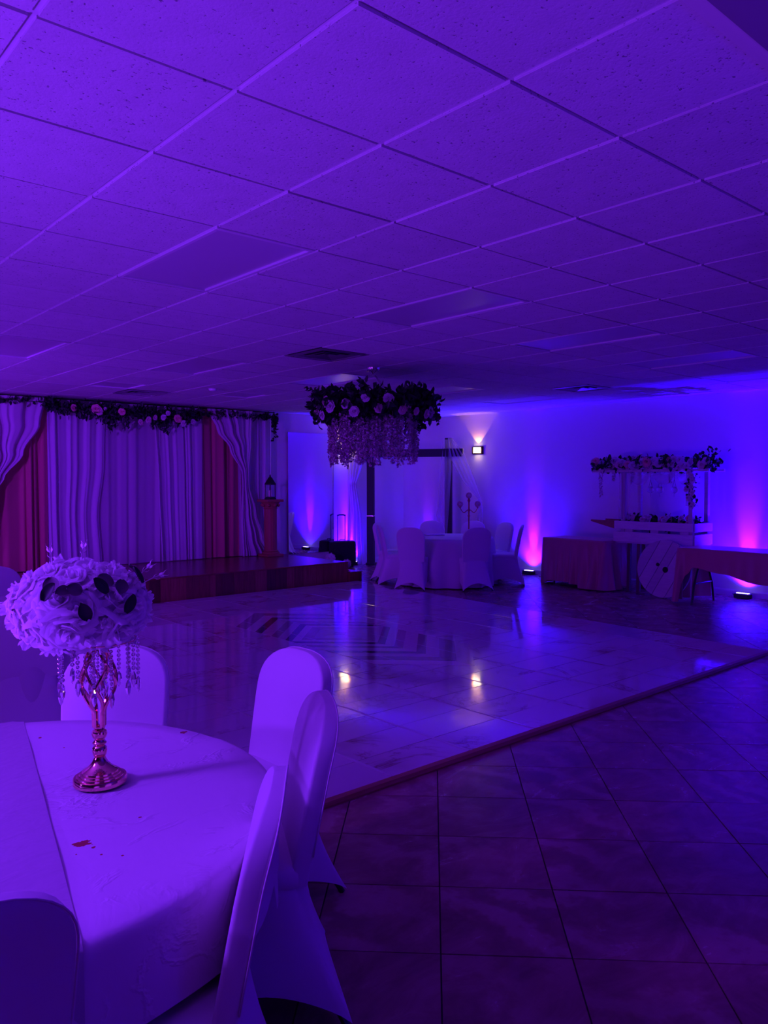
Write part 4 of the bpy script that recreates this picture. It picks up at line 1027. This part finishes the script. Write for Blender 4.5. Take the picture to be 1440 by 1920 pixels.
for sx in (-1, 1):
    o = MB().loft([[(sx*.20-.02, CL+.02, .93), (sx*.20+.02, CL+.02, .93), (sx*.20+.02, CL+.02, 1.045), (sx*.20-.02, CL+.02, 1.045)], [(sx*.20-.02, CL+.10, .945), (sx*.20+.02, CL+.10, .945), (sx*.20+.02, CL+.10, 1.05), (sx*.20-.02, CL+.10, 1.05)], [(sx*.20-.014, CL+.46, 1.03), (sx*.20+.014, CL+.46, 1.03), (sx*.20+.014, CL+.46, 1.055), (sx*.20-.014, CL+.46, 1.055)]]).build('shaft_handle', M['raw_wood'], ct)
# round spool wheel leaning at the cart
WR = .405
T = Matrix.Rotation(-PI/2, 4, 'Y')
wh = thing('spool_wheel', 'round white plank wheel leaning against the flower cart', 'wheel', (10.20, 5.66, WR+.005)); wh.rotation_euler = (0, .10, 0)
ed = [-1.0, -.62, -.20, .10, .55, 1.0]; ang = math.radians(62)
circ = [(WR*math.cos(2*PI*k/64), WR*math.sin(2*PI*k/64)) for k in range(64)]
for a, b in zip(ed, ed[1:]):
    n2 = (math.cos(ang-PI/2), math.sin(ang-PI/2)); poly = clip(clip(circ, n2[0], n2[1], b*WR-.004), -n2[0], -n2[1], -(a*WR+.004))
    mb = MB(); mb.prism(poly, -.014, .014, Matrix(((0, 0, 1, 0), (-1, 0, 0, 0), (0, 1, 0, 0), (0, 0, 0, 1)))); mb.build('plank', M['white_wood'], wh)
MB().tube([(.0165, WR*.985*math.cos(k*PI/24), WR*.985*math.sin(k*PI/24)) for k in range(49)], .006, 5).build('rim', M['white_wood'], wh)
for y_, z_, r_ in ((.09, .055, .026), (-.03, -.01, .042)): MB().lathe([(r_, -.017), (r_, .017)], 18, Matrix.Translation((0, y_, z_)) @ Matrix.Rotation(PI/2, 4, 'Y')).build('hole_shade_disc', M['vent_hole_dark'], wh)  # solid near-black discs stand in for the shade inside the wheel holes
# flowers on the canopy
cg = thing('canopy_flowers', 'thick band of roses and leaves along the cart canopy', 'garland', (10.55, 5.98, 1.84))
rr = random.Random(77); pts = [(rr.gauss(0, .10), rr.uniform(-.88, 1.02), rr.uniform(0, .11)) for _ in range(300)]
mb = MB(); scatter_leaves(mb, pts, 900, .085, rr, .34, .8)
scatter_leaves(mb, [(rr.gauss(0, .03), -.80+rr.gauss(0, .08), .12+rr.uniform(0, .14)) for _ in range(20)], 40, .06, rr, .34, .6); tag(mb.build('foliage', M['leaf'], cg), kind='stuff')
for k in range(78):
    y_ = rr.uniform(-.86, .98); me = rr.choice(rose_white+rose_white+rose_blush+rose_pink[:1]); z_ = rr.uniform(-.02, .12); x_ = -.14+rr.uniform(-.05, .03) if k % 3 else rr.uniform(-.1, .15)
    put_rose(me, cg, (x_, y_, z_+(.05 if k % 3 == 0 else 0)), (-1 if k % 3 else -.3, rr.uniform(-.5, .5), rr.uniform(.0, .8)), rr.uniform(.045, .075))
for k, (y_, L_) in enumerate(((.84, 1), (.62, 0), (.30, 0), (-.30, 0))):
    link('wisteria_strand', strands[0 if L_ else 1], cg, (-.16, y_, -.02), (0, 0, k), (1, 1, 1.1 if L_ else (.6, .42, .5, .5)[k]))
tu = MB()
for y0_, y1_, z_ in ((.40, .02, .10), (.02, -.35, .09), (-.35, -.66, .10)):
    tu.grid(lambda u, v, a=y0_, b=y1_, d=z_: (-.005-.02*math.sin(6*v+9*u), lerp(a, b, u), 1.79-.06*v-d*math.sin(PI*u)*(.5+v)), 18, 6)
tu.grid(lambda u, v: (.0+.02*math.sin(18*u), lerp(.56, .36, u), lerp(1.78, 1.08, v)), 20, 10)
tu.grid(lambda u, v: (-.02+.02*math.sin(18*u+1), lerp(-.50, -.60, u), lerp(1.78, 1.30, v)), 14, 8)
tag(tu.build('tulle_swag', M['tulle'], smooth='all', loc=(10.36, 5.93, 0)), 'sheer tulle swagged under the cart canopy', 'drape')
for k, y_ in enumerate((6.03, 5.66, 5.88)):
    g = thing('hanging_globe', ('glass globe hanging under the cart canopy, left one', 'glass globe hanging under the cart canopy, right one', 'glass globe hanging under the cart canopy, middle one')[k], 'globe', (10.46, y_, 1.52), 0, 'hanging glass globes')
    MB().ball((0, 0, 0), .048, 14, 10).build('bowl', M['crystal'], g, True)
    mb = MB(); mb.tube([(0, -.03, .03), (0, 0, .15), (0, 0, .27)], .0025, 4); mb.tube([(0, .03, .03), (0, 0, .15)], .0025, 4); mb.tube([(0, 0, -.048), (0, 0, -.10)], .0015, 4); mb.build('cord', M['black'], g)
vn = thing('flower_vine', 'white flower vine hanging down the right cart posts', 'vine', (10.34, 5.33, 1.80))
mb = MB(); scatter_leaves(mb, [(rr.gauss(0, .02), rr.gauss(0, .05), -rr.uniform(0, .52)) for _ in range(60)], 70, .05, rr, .36, .4); tag(mb.build('foliage', M['leaf'], vn), kind='stuff')
for k in range(13): put_rose(rr.choice(rose_white), vn, (-.03, rr.gauss(0, .035), -.03-.04*k), (-1, rr.uniform(-.5, .5), .1), rr.uniform(.03, .045))
BL = ['flower bunch at the left end of the cart box', 'leafy flower bunch in the cart box under the left globe', 'flower bunch in the cart box under the right globe', 'pink and white flower bunch at the right end of the cart box']
for k, y_ in enumerate((6.38, 6.08, 5.78, 5.47)):
    b = thing('flower_bunch', BL[k], 'flowers', (10.55, y_, .98), 0, 'flower bunches in the cart')
    mb = MB(); scatter_leaves(mb, [(rr.gauss(0, .06), rr.gauss(0, .07), rr.uniform(0, .13)) for _ in range(40)], 110, .075, rr, .34, .7); tag(mb.build('foliage', M['leaf'], b), kind='stuff')
    for q in range(6): put_rose(rr.choice(rose_white+rose_blush+(rose_pink if k > 1 else [])), b, (-.10+rr.uniform(-.03, .08), rr.uniform(-.10, .10), .06+rr.uniform(.0, .09)), (-1, rr.uniform(-.5, .5), .8), rr.uniform(.035, .055))
    MB().tube([(0, 0, -.22), (0, 0, .02)], [.012, .02], 6).build('stem_bundle', M['leaf'], b)
